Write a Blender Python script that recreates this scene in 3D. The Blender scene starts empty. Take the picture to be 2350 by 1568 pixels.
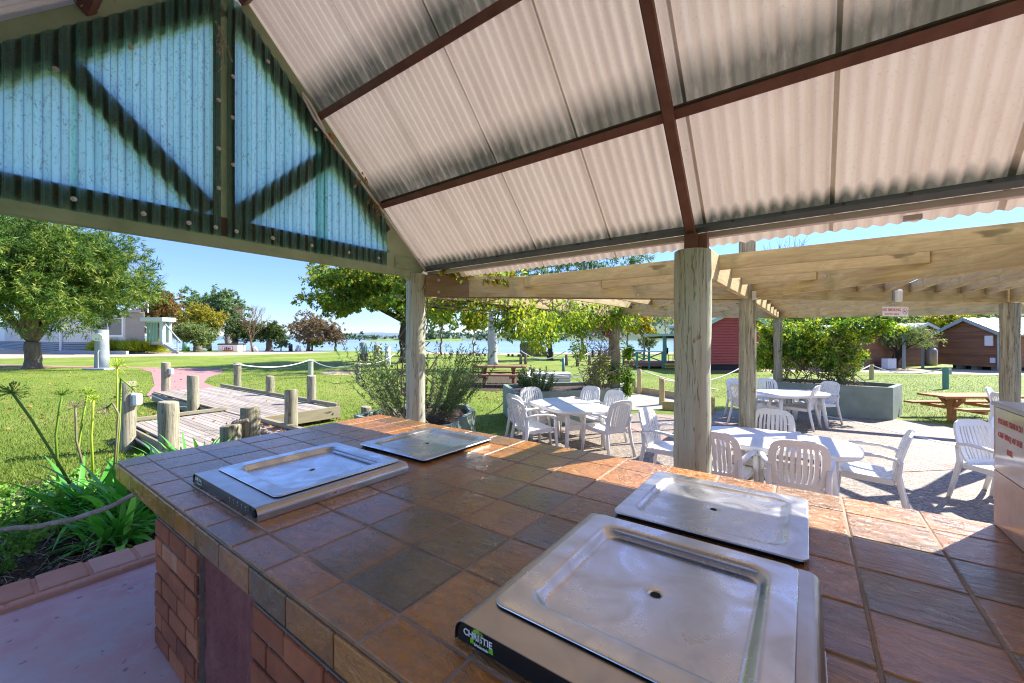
import bpy, math, random
import numpy as np
from mathutils import Vector, Matrix
R = math.radians
rng = np.random.default_rng(7)
random.seed(7)
S = bpy.context.scene
COL = S.collection

# ------------------------------------------------------------------ survey helpers
# The photograph was surveyed with a level camera: at(x, y, z) gives the world point that
# stands at height z under a measured direction (measurements on a 2350 px wide copy).
YAW = .6283
CAMP = Vector((3.154, -.4793, 1.87))
FW = Vector((-math.sin(YAW), math.cos(YAW), 0)); RT = Vector((math.cos(YAW), math.sin(YAW), 0)); UP = Vector((0, 0, 1))
FD, CXD, HZ = 926.5, 1175.0, 777.8
def ray(x, y): return FW + RT*((x-CXD)/FD) + UP*((HZ-y)/FD)
def at(x, y, z=0.0):
    d = ray(x, y); return CAMP + d*((z-CAMP.z)/d.z)
def atd(x, y, Z): return CAMP + ray(x, y)*Z          # by distance
def depth(p): return (Vector(p)-CAMP).dot(FW)
def zof(p, y): return CAMP.z + (HZ-y)/FD*depth(p)     # height seen at row y above ground point p

# ------------------------------------------------------------------ object helpers
def tag(o, label=None, cat=None, group=None, kind=None):
    if label: o['label'] = label
    if cat: o['category'] = cat
    if group: o['group'] = group
    if kind: o['kind'] = kind
    return o
def thing(name, loc, label, cat, group=None, rz=0.0):
    o = bpy.data.objects.new(name, None); COL.objects.link(o)
    o.empty_display_size = .1
    o.location = loc; o.rotation_euler = (0, 0, rz)
    return tag(o, label, cat, group)
def clone(root, loc=None, rz=None, label=None, group=None, scale=None):
    r = root.copy(); COL.objects.link(r)
    if loc is not None: r.location = loc
    if rz is not None: r.rotation_euler = (0, 0, rz)
    if scale is not None: r.scale = scale
    if label: r['label'] = label
    if group: r['group'] = group
    for c in list(root.children):
        k = c.copy(); COL.objects.link(k); k.parent = r
        for g in list(c.children):
            h = g.copy(); COL.objects.link(h); h.parent = k
    return r

class MB:
    """collects geometry of one part; t is the tone stored with every vertex"""
    def __init__(s): s.v = []; s.f = []; s.t = []; s.tone = .5
    def add(s, vs, fs):
        n = len(s.v); s.v += [tuple(p) for p in vs]; s.t += [s.tone]*len(vs)
        s.f += [tuple(i+n for i in f) for f in fs]; return s
    def box(s, c, d, rot=None):
        c = Vector(c); h = Vector(d)*.5
        vs = [Vector((x*h.x, y*h.y, z*h.z)) for z in (-1, 1) for y in (-1, 1) for x in (-1, 1)]
        if rot is not None: vs = [rot @ p for p in vs]
        vs = [p+c for p in vs]
        return s.add(vs, [(0,2,3,1),(4,5,7,6),(0,1,5,4),(2,6,7,3),(0,4,6,2),(1,3,7,5)])
    def box2(s, a, b): return s.box([(a[i]+b[i])/2 for i in range(3)], [abs(b[i]-a[i]) for i in range(3)])
    def beam(s, p0, p1, w, h, up=(0, 0, 1), roll=0):
        p0, p1 = Vector(p0), Vector(p1); x = (p1-p0); L = x.length; x.normalize()
        u = Vector(up); y = u.cross(x)
        if y.length < 1e-4: y = Vector((1, 0, 0)).cross(x)
        y.normalize(); z = x.cross(y)
        m = Matrix((x, y, z)).transposed()
        if roll: m = m @ Matrix.Rotation(roll, 3, 'X')
        return s.box((p0+p1)/2, (L, w, h), m)
    def tube(s, pts, rad, n=8, cap=True, squash=None):
        pts = [Vector(p) for p in pts]; m = len(pts)
        if not hasattr(rad, '__len__'): rad = [rad]*m
        vs = []; a = None
        for i, p in enumerate(pts):
            t = (pts[min(i+1, m-1)]-pts[max(i-1, 0)]).normalized()
            if a is None:
                a = Vector((0, 0, 1)).cross(t)
                if a.length < .05: a = Vector((1, 0, 0)).cross(t)
            a = (a - t*a.dot(t)).normalized(); b = t.cross(a)
            for k in range(n):
                q = 2*math.pi*k/n; vs.append(p + (a*math.cos(q)*(squash or 1) + b*math.sin(q))*rad[i])
        fs = [(i*n+k, i*n+(k+1) % n, (i+1)*n+(k+1) % n, (i+1)*n+k) for i in range(m-1) for k in range(n)]
        if cap: fs += [tuple(range(n-1, -1, -1)), tuple(range((m-1)*n, m*n))]
        return s.add(vs, fs)
    def sweep(s, pts, wh, side):
        """flat bar along pts; wh = (width, thickness) per point, side = width direction"""
        pts = [Vector(p) for p in pts]; m = len(pts); vs = []
        for i, p in enumerate(pts):
            t = (pts[min(i+1, m-1)]-pts[max(i-1, 0)]).normalized()
            a = Vector(side); a = (a-t*a.dot(t)).normalized(); b = t.cross(a)
            w, h = wh[i] if isinstance(wh, list) else wh
            for q in range(8):
                an = (q+.5)*math.pi/4; ca, sa = math.cos(an), math.sin(an)
                e = lambda c: math.copysign(abs(c)**.55, c)
                vs.append(p + a*(w/2*e(ca)) + b*(h/2*e(sa)))
        fs = [(i*8+k, i*8+(k+1) % 8, (i+1)*8+(k+1) % 8, (i+1)*8+k) for i in range(m-1) for k in range(8)]
        fs += [tuple(range(7, -1, -1)), tuple(range((m-1)*8, m*8))]
        return s.add(vs, fs)
    def cyl(s, p0, p1, r0, r1=None, n=12): return s.tube([p0, p1], [r0, r0 if r1 is None else r1], n)
    def lathe(s, prof, n=20, c=(0, 0, 0)):
        m = len(prof); c = Vector(c)
        vs = [c+Vector((r*math.cos(2*math.pi*k/n), r*math.sin(2*math.pi*k/n), z)) for r, z in prof for k in range(n)]
        fs = [(i*n+k, i*n+(k+1) % n, (i+1)*n+(k+1) % n, (i+1)*n+k) for i in range(m-1) for k in range(n)]
        if prof[0][0] > 1e-5: fs.append(tuple(range(n-1, -1, -1)))
        if prof[-1][0] > 1e-5: fs.append(tuple(range((m-1)*n, m*n)))
        return s.add(vs, fs)
    def prism(s, poly, z0, z1):
        n = len(poly); vs = [(p[0], p[1], z0) for p in poly]+[(p[0], p[1], z1) for p in poly]
        return s.add(vs, [tuple(range(n-1, -1, -1)), tuple(range(n, 2*n))]+[(i, (i+1) % n, n+(i+1) % n, n+i) for i in range(n)])
    def sheet(s, poly, z): return s.add([(p[0], p[1], z) for p in poly], [tuple(range(len(poly)))])
    def build(s, name, mat, parent=None, smooth=False, bevel=0, world=False, solid=0, subdiv=0, segs=2):
        off = Vector(parent.location) if (parent is not None and world) else Vector((0, 0, 0))
        me = bpy.data.meshes.new(name)
        me.from_pydata([(p[0]-off.x, p[1]-off.y, p[2]-off.z) for p in s.v], [], s.f)
        at_ = me.attributes.new('tint', 'FLOAT', 'POINT'); at_.data.foreach_set('value', s.t)
        me.materials.append(mat)
        if smooth: me.polygons.foreach_set('use_smooth', [True]*len(me.polygons))
        me.update()
        return put(name, me, parent, bevel, solid, subdiv, smooth, segs)
def put(name, me, parent=None, bevel=0, solid=0, subdiv=0, smooth=False, segs=2):
    o = bpy.data.objects.new(name, me); COL.objects.link(o)
    if parent is not None: o.parent = parent
    if solid:
        m = o.modifiers.new('s', 'SOLIDIFY'); m.thickness = solid; m.offset = 0
    if subdiv:
        m = o.modifiers.new('d', 'SUBSURF'); m.levels = m.render_levels = subdiv
    if bevel:
        m = o.modifiers.new('b', 'BEVEL'); m.width = bevel; m.segments = segs; m.limit_method = 'ANGLE'; m.angle_limit = R(40)
        m.harden_normals = False
    return o
def mesh_np(name, V, F, T, mat, parent=None, smooth=False, label=None):
    """fast mesh from numpy: V (n,3), F (m,k) all faces with k corners, T (n,)"""
    me = bpy.data.meshes.new(name); n, m, k = len(V), len(F), F.shape[1]
    me.vertices.add(n); me.vertices.foreach_set('co', np.asarray(V, np.float32).ravel())
    me.loops.add(m*k); me.loops.foreach_set('vertex_index', np.asarray(F, np.int32).ravel())
    me.polygons.add(m); me.polygons.foreach_set('loop_start', np.arange(0, m*k, k, dtype=np.int32))
    a = me.attributes.new('tint', 'FLOAT', 'POINT'); a.data.foreach_set('value', np.asarray(T, np.float32))
    me.materials.append(mat); me.update(calc_edges=True); me.validate()
    if smooth: me.polygons.foreach_set('use_smooth', [True]*m)
    return put(name, me, parent)
def beam_obj(name, p0, p1, w, h, mat, parent, bevel=.004, off=None):
    """a timber of its own, grain along local X"""
    p0, p1 = Vector(p0), Vector(p1); x = p1-p0; L = x.length; x.normalize()
    y = Vector((0, 0, 1)).cross(x)
    if y.length < 1e-4: y = Vector((0, 1, 0))
    y.normalize(); z = x.cross(y)
    b = MB(); b.tone = random.random(); b.box((0, 0, 0), (L, w, h)); o = b.build(name, mat, parent, bevel=bevel)
    m = Matrix((x, y, z)).transposed().to_4x4(); m.translation = (p0+p1)/2 - Vector(parent.location)
    o.matrix_basis = m
    return o

# ------------------------------------------------------------------ materials
def lin(c):
    return tuple((v/12.92 if v <= .04045 else ((v+.055)/1.055)**2.4) for v in c)
class NT:
    def __init__(s, name):
        s.m = bpy.data.materials.new(name); s.m.use_nodes = True; s.t = s.m.node_tree; s.n = s.t.nodes; s.n.clear()
        s.out = s.n.new('ShaderNodeOutputMaterial')
    def new(s, typ, **kw):
        x = s.n.new('ShaderNode'+typ)
        for k, v in kw.items():
            if k in x.inputs and not hasattr(x, k): x.inputs[k].default_value = v
            else: setattr(x, k, v)
        return x
    def l(s, a, b): s.t.links.new(a, b)
    def coord(s, stretch=(1, 1, 1), kind='Object', rot=None):
        tc = s.new('TexCoord'); mp = s.new('Mapping'); mp.inputs['Scale'].default_value = stretch
        if rot: mp.inputs['Rotation'].default_value = rot
        s.l(tc.outputs[kind], mp.inputs[0]); return mp.outputs[0]
    def noise(s, vec, scale, detail=4, rough=.55, dist=0):
        n = s.new('TexNoise'); n.inputs['Scale'].default_value = scale; n.inputs['Detail'].default_value = detail
        n.inputs['Roughness'].default_value = rough; n.inputs['Distortion'].default_value = dist
        s.l(vec, n.inputs['Vector']); return n.outputs['Fac']
    def math(s, op, a, b=None, c=None, clamp=False):
        m = s.new('Math', operation=op); m.use_clamp = clamp
        for i, q in enumerate((a, b, c)):
            if q is None: continue
            if isinstance(q, (int, float)): m.inputs[i].default_value = q
            else: s.l(q, m.inputs[i])
        return m.outputs[0]
    def ramp(s, fac, stops, interp='LINEAR'):
        r = s.new('ValToRGB'); cr = r.color_ramp; cr.interpolation = interp
        while len(cr.elements) > 1: cr.elements.remove(cr.elements[-1])
        for i, (p, c) in enumerate(stops):
            e = cr.elements[0] if i == 0 else cr.elements.new(p)
            e.position = p; e.color = (*c, 1)
        s.l(fac, r.inputs[0]); return r.outputs[0]
    def rng(s, fac, a, b, c, d):
        m = s.new('MapRange'); m.inputs[1].default_value = a; m.inputs[2].default_value = b; m.inputs[3].default_value = c; m.inputs[4].default_value = d
        s.l(fac, m.inputs[0]); return m.outputs[0]
    def mix(s, fac, a, b, mode='MIX'):
        m = s.new('Mix', data_type='RGBA', blend_type=mode)
        for i, q in ((0, fac), (6, a), (7, b)):
            if isinstance(q, (int, float)): m.inputs[i].default_value = q
            elif isinstance(q, tuple): m.inputs[i].default_value = (*q, 1)
            else: s.l(q, m.inputs[i])
        return m.outputs[2]
    def bump(s, h, strength=.3, dist=.01):
        b = s.new('Bump'); b.inputs['Strength'].default_value = strength; b.inputs['Distance'].default_value = dist
        s.l(h, b.inputs['Height']); return b.outputs[0]
    def tint(s):
        a = s.new('Attribute'); a.attribute_name = 'tint'; return a.outputs['Fac']
    def bsdf(s, col, rough=.6, metal=0, nrm=None, spec=.5, **kw):
        p = s.new('BsdfPrincipled')
        for k, q in (('Base Color', col), ('Roughness', rough), ('Metallic', metal), ('Specular IOR Level', spec), *kw.items()):
            if isinstance(q, (int, float)): p.inputs[k].default_value = q
            elif isinstance(q, tuple): p.inputs[k].default_value = (*q, 1) if len(q) == 3 else q
            else: s.l(q, p.inputs[k])
        if nrm is not None: s.l(nrm, p.inputs['Normal'])
        s.l(p.outputs[0], s.out.inputs[0]); return p
def pm(name, cols, scale=6, rough=.6, bump=.3, bdist=.006, bscale=None, stretch=(1, 1, 1), metal=0, tw=.0, detail=5, spec=.4, rough2=None, contrast=1.6, kind='Object'):
    """general weathered surface: noise (and per-piece tone with weight tw) through a colour ramp, plus bump"""
    t = NT(name); v = t.coord(stretch, kind)
    f = t.noise(v, scale, detail, .6)
    f = t.math('MULTIPLY_ADD', t.math('SUBTRACT', f, .5), contrast, .5)
    if tw:
        f = t.math('ADD', t.math('MULTIPLY', f, 1-tw), t.math('MULTIPLY', t.tint(), tw))
    n = len(cols); c = t.ramp(f, [(i/(n-1) if n > 1 else 0, q) for i, q in enumerate(cols)])
    nr = None
    if bump: nr = t.bump(t.noise(v, bscale or scale*4, 5, .65), bump, bdist)
    r = rough
    if rough2 is not None: r = t.rng(f, .2, .8, rough, rough2)
    t.bsdf(c, r, metal, nr, spec); return t.m
def leafmat(name, cols, trans=.35, rough=.55, spec=.3):
    t = NT(name); c = t.ramp(t.tint(), [(i/(len(cols)-1), q) for i, q in enumerate(cols)])
    p = t.new('BsdfPrincipled'); t.l(c, p.inputs['Base Color']); p.inputs['Roughness'].default_value = rough; p.inputs['Specular IOR Level'].default_value = spec
    tr = t.new('BsdfTranslucent'); c2 = t.mix(1.0, c, (1.0, 1.0, .55), 'MULTIPLY'); t.l(c2, tr.inputs[0])
    m = t.new('MixShader'); m.inputs[0].default_value = trans; t.l(p.outputs[0], m.inputs[1]); t.l(tr.outputs[0], m.inputs[2])
    t.l(m.outputs[0], t.out.inputs[0]); return t.m
def flat(name, col, rough=.5, metal=0, spec=.5, **kw):
    t = NT(name); v = t.coord(); f = t.noise(v, 9, 3)
    c = t.mix(f, tuple(q*.88 for q in col), tuple(min(1, q*1.1) for q in col)); t.bsdf(c, rough, metal, None, spec, **kw); return t.m
def text_mesh(txt, size, mat, name, parent, mtx, bold=0.0, align='CENTER'):
    cu = bpy.data.curves.new(name, 'FONT'); cu.body = txt; cu.size = size; cu.align_x = align; cu.align_y = 'CENTER'; cu.offset = bold; cu.extrude = .0006; cu.resolution_u = 3
    o = bpy.data.objects.new(name, cu); COL.objects.link(o)
    dg = bpy.context.evaluated_depsgraph_get()
    me = bpy.data.meshes.new_from_object(o.evaluated_get(dg)); bpy.data.objects.remove(o)
    me.materials.clear(); me.materials.append(mat); me.name = name
    k = bpy.data.objects.new(name, me); COL.objects.link(k); k.parent = parent; k.matrix_basis = mtx
    return k
SKY, SUN, EXPO = .12, 3.8, 1.85
M = {}
# ---------- ground
def grass_mat():
    t = NT('grass'); v = t.coord()
    big = t.noise(v, .22, 4, .6); mid = t.noise(v, 1.7, 5, .6); fine = t.noise(v, 38, 4, .75)
    f = t.math('ADD', t.math('MULTIPLY', big, .45), t.math('ADD', t.math('MULTIPLY', mid, .25), t.math('MULTIPLY', fine, .42)))
    c = t.ramp(f, [(.36, (.07, .115, .012)), (.5, (.145, .215, .022)), (.6, (.22, .285, .038)), (.72, (.29, .31, .08))])
    dry = t.noise(v, .55, 5, .65, .6); c = t.mix(t.rng(dry, .56, .70, 0, .55), c, (.30, .26, .09)); c = t.mix(t.rng(dry, .30, .42, .5, 0), c, (.06, .12, .012))  # dry patches, plus dark green patches of shade painted into the grass
    nz = t.bump(t.noise(v, 55, 3, .8), .9, .04)
    t.bsdf(c, .75, 0, nz, .2); return t.m
M['grass'] = grass_mat()
M['blade'] = leafmat('grass_blade', [(.055, .11, .012), (.13, .21, .025), (.24, .28, .05)], .3)
def water_mat():
    t = NT('water'); v = t.coord((1, .25, 1))
    n = t.bump(t.noise(v, 1.2, 4, .6), .35, .3)
    st = t.noise(t.coord((.02, .25, 1), rot=(0, 0, YAW)), 1.0, 3)
    c = t.ramp(st, [(.35, (.15, .24, .29)), (.65, (.24, .33, .37))])
    t.bsdf(c, .22, 0, n, .35); return t.m
M['water'] = water_mat()
M['dirt'] = pm('dirt', [(.30, .22, .14), (.44, .34, .23), (.52, .42, .30)], 1.3, .9, .4, .02, 20)
M['sand'] = pm('sand', [(.26, .235, .195), (.38, .35, .30)], 2.5, .95, .5, .03, 26)
def pink_mat(name='pink_concrete'):
    t = NT(name); v = t.coord()
    f = t.noise(v, 1.6, 5, .6); g = t.noise(v, 9, 5, .7)
    c = t.ramp(f, [(.3, (.47, .205, .17)), (.46, (.55, .315, .275)), (.56, (.52, .385, .345)), (.7, (.62, .50, .455))])
    chips = t.ramp(g, [(.60, (0, 0, 0)), (.64, (1, 1, 1))])
    c = t.mix(t.math('MULTIPLY', chips, .5), c, (.5, .44, .44))
    spots = t.ramp(t.noise(v, 17, 3), [(.66, (0, 0, 0)), (.70, (1, 1, 1))]); c = t.mix(t.math('MULTIPLY', spots, .6), c, (.1, .05, .05))
    t.bsdf(c, t.rng(f, .3, .7, .42, .62), 0, t.bump(g, .12, .004), .45); return t.m
M['pink'] = pink_mat()
M['path'] = pm('pink_path', [(.30, .16, .14), (.40, .22, .20)], 1.2, .85, .3, .01, 30)
def pebble_mat():
    t = NT('pebblecrete'); v = t.coord()
    vo = t.new('TexVoronoi'); vo.inputs['Scale'].default_value = 48; t.l(v, vo.inputs['Vector'])
    sep = t.new('SeparateColor'); t.l(vo.outputs['Color'], sep.inputs[0])
    c = t.ramp(sep.outputs[0], [(0, (.045, .034, .026)), (.3, (.135, .105, .08)), (.65, (.215, .18, .14)), (1, (.36, .32, .27))])
    f = t.noise(v, 1.1, 4); c = t.mix(t.math('MULTIPLY', f, .45), c, (.34, .27, .2))
    h = t.math('SUBTRACT', 1.0, vo.outputs['Distance'])
    t.bsdf(c, .7, 0, t.bump(h, .6, .008), .4); return t.m
M['pebble'] = pebble_mat()
M['whiteconc'] = pm('pale_concrete', [(.5, .47, .42), (.66, .63, .58)], 5, .85, .25, .005, 40)
M['paver'] = pm('brick_paver', [(.27, .15, .12), (.38, .24, .2), (.45, .32, .27)], 5, .85, .4, .006, 40, tw=.6)
def mulch_mat():
    t = NT('mulch'); v = t.coord((1, 2.2, 1)); f = t.noise(v, 26, 5, .7)
    c = t.ramp(f, [(.3, (.02, .014, .01)), (.5, (.075, .05, .035)), (.7, (.2, .15, .11))])
    t.bsdf(c, .9, 0, t.bump(f, 1.0, .03), .2); return t.m
M['mulch'] = mulch_mat()
# ---------- timber
def wood(name, cols, scale=3, stretch=(.35, 5, 5), rough=.75, bump=.35, tw=.35, stain=None, kind='Object'):
    t = NT(name); v = t.coord(stretch, kind); v1 = t.coord((1, 1, 1), kind)
    w = t.noise(v, scale, 6, .66, 1.1); big = t.noise(v1, 1.6, 3)
    f = t.math('MULTIPLY_ADD', t.math('SUBTRACT', w, .5), 1.7, .5)
    f = t.math('ADD', t.math('MULTIPLY', f, .62), t.math('ADD', t.math('MULTIPLY', t.tint(), tw*.5), t.math('MULTIPLY', big, .38-tw*.5)))
    c = t.ramp(f, [(i/(len(cols)-1), q) for i, q in enumerate(cols)])
    kn = t.noise(t.coord((1.3, 6, 6), kind), 1.9, 2, .5, .3); c = t.mix(t.rng(kn, .66, .73, 0, .7), c, tuple(q*.55 for q in cols[0]))
    if stain: c = t.mix(t.rng(t.noise(v1, 2.3, 4, .6), .55, .72, 0, .75), c, stain)
    t.bsdf(c, rough, 0, t.bump(w, bump, .006), .25); return t.m
M['pine'] = wood('treated_pine', [(.15, .105, .045), (.37, .275, .13), (.52, .42, .22), (.66, .57, .36)], 3.0, (.8, 6, 6), stain=(.20, .19, .08), bump=.5)
M['pinegrey_'] = wood('grey_pine', [(.13, .115, .075), (.28, .25, .17), (.42, .39, .29)], 3.2, (5, 5, .4), stain=(.17, .19, .13))
M['beamdark'] = wood('dark_wet_beam', [(.10, .06, .035), (.22, .14, .08), (.33, .25, .14)], 3, stain=(.13, .15, .02))
M['deck'] = wood('deck_board', [(.19, .16, .125), (.33, .285, .235), (.46, .41, .35)], 3, (.35, 5, 5), tw=.9)
M['deckend'] = wood('deck_fascia', [(.13, .11, .07), (.27, .235, .155), (.38, .34, .24)], 3, (.35, 5, 5))
M['greenpost_'] = pm('green_painted_log', [(.27, .24, .16), (.37, .37, .27), (.42, .47, .37), (.50, .54, .44)], 2.2, .55, .3, .006, 3, stretch=(3, 3, .35), spec=.35)
def log_mat(name, cols, dark=(.05, .04, .025)):
    t = NT(name); oi = t.new('ObjectInfo'); v0 = t.coord((1, 1, 1)); ad = t.new('VectorMath', operation='ADD'); t.l(v0, ad.inputs[0]); sc = t.new('VectorMath', operation='SCALE'); sc.inputs[0].default_value = (7, 5, 3); t.l(oi.outputs['Random'], sc.inputs['Scale']); t.l(sc.outputs[0], ad.inputs[1])
    def co(s):
        mp = t.new('Mapping'); mp.inputs['Scale'].default_value = s; t.l(ad.outputs[0], mp.inputs[0]); return mp.outputs[0]
    g = t.noise(co((12, 12, .8)), 2.4, 6, .65, .5); big = t.noise(co((3, 3, 1.2)), 1.6, 4); ck = t.noise(co((13, 13, .45)), 1.8, 4, .6, .5)
    f = t.math('ADD', t.math('MULTIPLY', t.math('MULTIPLY_ADD', t.math('SUBTRACT', g, .5), 1.8, .5), .55), t.math('ADD', t.math('MULTIPLY', big, .35), t.math('MULTIPLY', oi.outputs['Random'], .12)))
    c = t.ramp(f, [(.2+.6*i/(len(cols)-1), q) for i, q in enumerate(cols)]); crack = t.rng(t.math('ABSOLUTE', t.math('SUBTRACT', ck, .5)), 0, .014, 1, 0)
    c = t.mix(t.math('MULTIPLY', crack, .85), c, dark); kn = t.noise(co((5, 5, 2.4)), 2.6, 2); c = t.mix(t.rng(kn, .69, .74, 0, .75), c, (.14, .09, .05))
    t.bsdf(c, .8, 0, t.bump(t.math('SUBTRACT', g, crack), .7, .008), .2); return t.m
M['pinegrey'] = log_mat('weathered_log', [(.10, .09, .055), (.23, .21, .14), (.34, .315, .225), (.46, .435, .34)])
def post_mat():
    t = NT('flaking_green_log'); v = t.coord(); st = t.coord((3, 3, .3)); g = t.noise(st, 2.2, 5, .6); fine = t.noise(st, 14, 5, .7); ck = t.noise(t.coord((9, 9, .35)), 2.2, 4, .6, .4)
    c = t.ramp(g, [(.25, (.30, .27, .18)), (.45, (.38, .38, .28)), (.6, (.43, .47, .37)), (.8, (.53, .57, .48))])
    c = t.mix(t.rng(fine, .60, .70, 0, .7), c, (.27, .17, .09)); crack = t.rng(t.math('ABSOLUTE', t.math('SUBTRACT', ck, .5)), 0, .012, 1, 0)
    c = t.mix(t.math('MULTIPLY', crack, .7), c, (.08, .06, .035)); kn = t.noise(t.coord((4, 4, 2.2)), 3, 2); c = t.mix(t.rng(kn, .70, .76, 0, .8), c, (.22, .14, .08))
    t.bsdf(c, .55, 0, t.bump(t.math('SUBTRACT', t.math('ADD', g, t.math('MULTIPLY', fine, .5)), t.math('MULTIPLY', crack, .8)), .7, .01), .35); return t.m
M['greenpost'] = post_mat()
M['greenbeam'] = pm('green_painted_timber', [(.15, .18, .10), (.26, .31, .19), (.34, .38, .25)], 2.5, .65, .3, .006, 9)
M['redwood'] = wood('red_oiled_timber', [(.13, .055, .03), (.26, .12, .07), (.36, .19, .12)], 3, (.35, 5, 5))
M['orangewood'] = wood('orange_oiled_timber', [(.24, .10, .035), (.42, .20, .085), (.52, .29, .15)], 3, (.35, 5, 5))
# ---------- pavilion
def roof_mat():
    t = NT('roof_underside'); v = t.coord((1, 1, 1)); sep = t.new('SeparateXYZ'); t.l(v, sep.inputs[0])
    f = t.noise(t.coord((3, .5, .5)), 2.2, 5, .6); fine = t.noise(v, 60, 3, .6)
    c = t.ramp(f, [(.25, (.60, .53, .46)), (.5, (.69, .62, .55)), (.75, (.74, .68, .61))])
    c = t.mix(t.rng(fine, .58, .75, 0, .35), c, (.34, .26, .22))
    fold = t.math('SINE', t.math('MULTIPLY', t.math('ADD', sep.outputs[0], 20.0-.862-.012), 2*math.pi/.081)); c = t.mix(t.rng(fold, .1, 1, 0, .30), c, (.48, .37, .31))
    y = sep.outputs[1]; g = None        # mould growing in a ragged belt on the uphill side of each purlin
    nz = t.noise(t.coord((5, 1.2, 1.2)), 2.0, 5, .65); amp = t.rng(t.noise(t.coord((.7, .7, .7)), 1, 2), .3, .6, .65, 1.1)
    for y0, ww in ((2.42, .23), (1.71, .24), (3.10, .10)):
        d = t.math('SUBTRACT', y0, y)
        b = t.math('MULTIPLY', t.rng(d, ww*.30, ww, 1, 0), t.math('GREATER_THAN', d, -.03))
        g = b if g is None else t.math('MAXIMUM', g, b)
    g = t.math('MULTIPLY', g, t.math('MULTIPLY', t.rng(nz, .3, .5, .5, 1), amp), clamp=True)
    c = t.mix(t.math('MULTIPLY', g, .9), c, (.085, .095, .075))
    p = t.new('BsdfPrincipled'); t.l(c, p.inputs['Base Color']); p.inputs['Roughness'].default_value = .55; p.inputs['Specular IOR Level'].default_value = .3
    tr = t.new('BsdfTranslucent'); t.l(t.mix(1.0, c, (1.0, .94, .90), 'MULTIPLY'), tr.inputs[0])
    mx = t.new('MixShader'); mx.inputs[0].default_value = ROOF_TRANS; t.l(p.outputs[0], mx.inputs[1]); t.l(tr.outputs[0], mx.inputs[2])
    t.l(mx.outputs[0], t.out.inputs[0]); return t.m
ROOF_TRANS = .135
M['roof'] = roof_mat()
M['steel'] = pm('rusty_red_steel', [(.085, .032, .02), (.16, .065, .045), (.20, .09, .065)], 7, .55, .15, .002, 40, spec=.4)
M['steeltop'] = pm('dark_steel_flange', [(.025, .02, .014), (.07, .05, .035), (.13, .09, .06)], 6, .7, .2, .003, 30)
M['bluesteel'] = pm('blue_grey_purlin', [(.055, .075, .085), (.10, .12, .13)], 7, .5, .1, .002, 30)
M['pinksteel'] = pm('pale_pink_purlin', [(.42, .33, .31), (.55, .46, .43)], 5, .5, .1, .002, 30)
def poly_mat():
    t = NT('teal_sheet'); v = t.coord((1, 1, 1))
    sp = t.noise(t.coord((1, 9, 2.2)), 4.0, 6, .72, 1.2); sp2 = t.noise(v, 46, 4, .8)
    dirt = t.math('MULTIPLY', t.rng(sp, .53, .68, 0, 1), t.rng(sp2, .50, .62, 0, 1))
    c = t.ramp(t.noise(t.coord((1, 7, .5)), 1.5, 4), [(.3, (.50, .84, .78)), (.7, (.70, .96, .89))])
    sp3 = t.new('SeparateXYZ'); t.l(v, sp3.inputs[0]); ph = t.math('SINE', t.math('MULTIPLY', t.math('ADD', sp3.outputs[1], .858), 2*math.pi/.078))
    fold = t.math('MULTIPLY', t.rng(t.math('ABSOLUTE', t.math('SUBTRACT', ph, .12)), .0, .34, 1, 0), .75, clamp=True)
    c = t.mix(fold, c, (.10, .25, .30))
    c = t.mix(t.math('MULTIPLY', dirt, .85), c, (.03, .03, .025))
    tr = t.new('BsdfTranslucent'); t.l(c, tr.inputs[0])
    gl = t.new('BsdfPrincipled'); gl.inputs['Roughness'].default_value = .3
    t.l(t.mix(t.math('MULTIPLY', dirt, 1), (.03, .05, .055), (.11, .07, .045)), gl.inputs['Base Color']); gl.inputs['Specular IOR Level'].default_value = .3
    mx = t.new('MixShader'); mx.inputs[0].default_value = .93; t.l(gl.outputs[0], mx.inputs[1]); t.l(tr.outputs[0], mx.inputs[2])
    tp = t.new('BsdfTransparent'); tp.inputs[0].default_value = (.7, .86, .86, 1)
    m2 = t.new('MixShader'); m2.inputs[0].default_value = .12; t.l(mx.outputs[0], m2.inputs[1]); t.l(tp.outputs[0], m2.inputs[2])
    df = t.new('BsdfDiffuse'); df.inputs[0].default_value = (.22, .13, .075, 1)
    web = t.math('MULTIPLY', t.rng(t.noise(t.coord((1, 5, 2)), 7, 6, .75, 2.0), .52, .62, 0, 1), t.rng(t.noise(v, 70, 4, .8), .44, .56, 0, .7))
    m3 = t.new('MixShader'); t.l(web, m3.inputs[0]); t.l(m2.outputs[0], m3.inputs[1]); t.l(df.outputs[0], m3.inputs[2])
    t.l(m3.outputs[0], t.out.inputs[0]); return t.m
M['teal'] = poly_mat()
M['screw'] = flat('galvanised', (.45, .43, .41), .45, .7)
M['conduit'] = flat('pale_conduit', (.62, .55, .53), .4)
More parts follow.
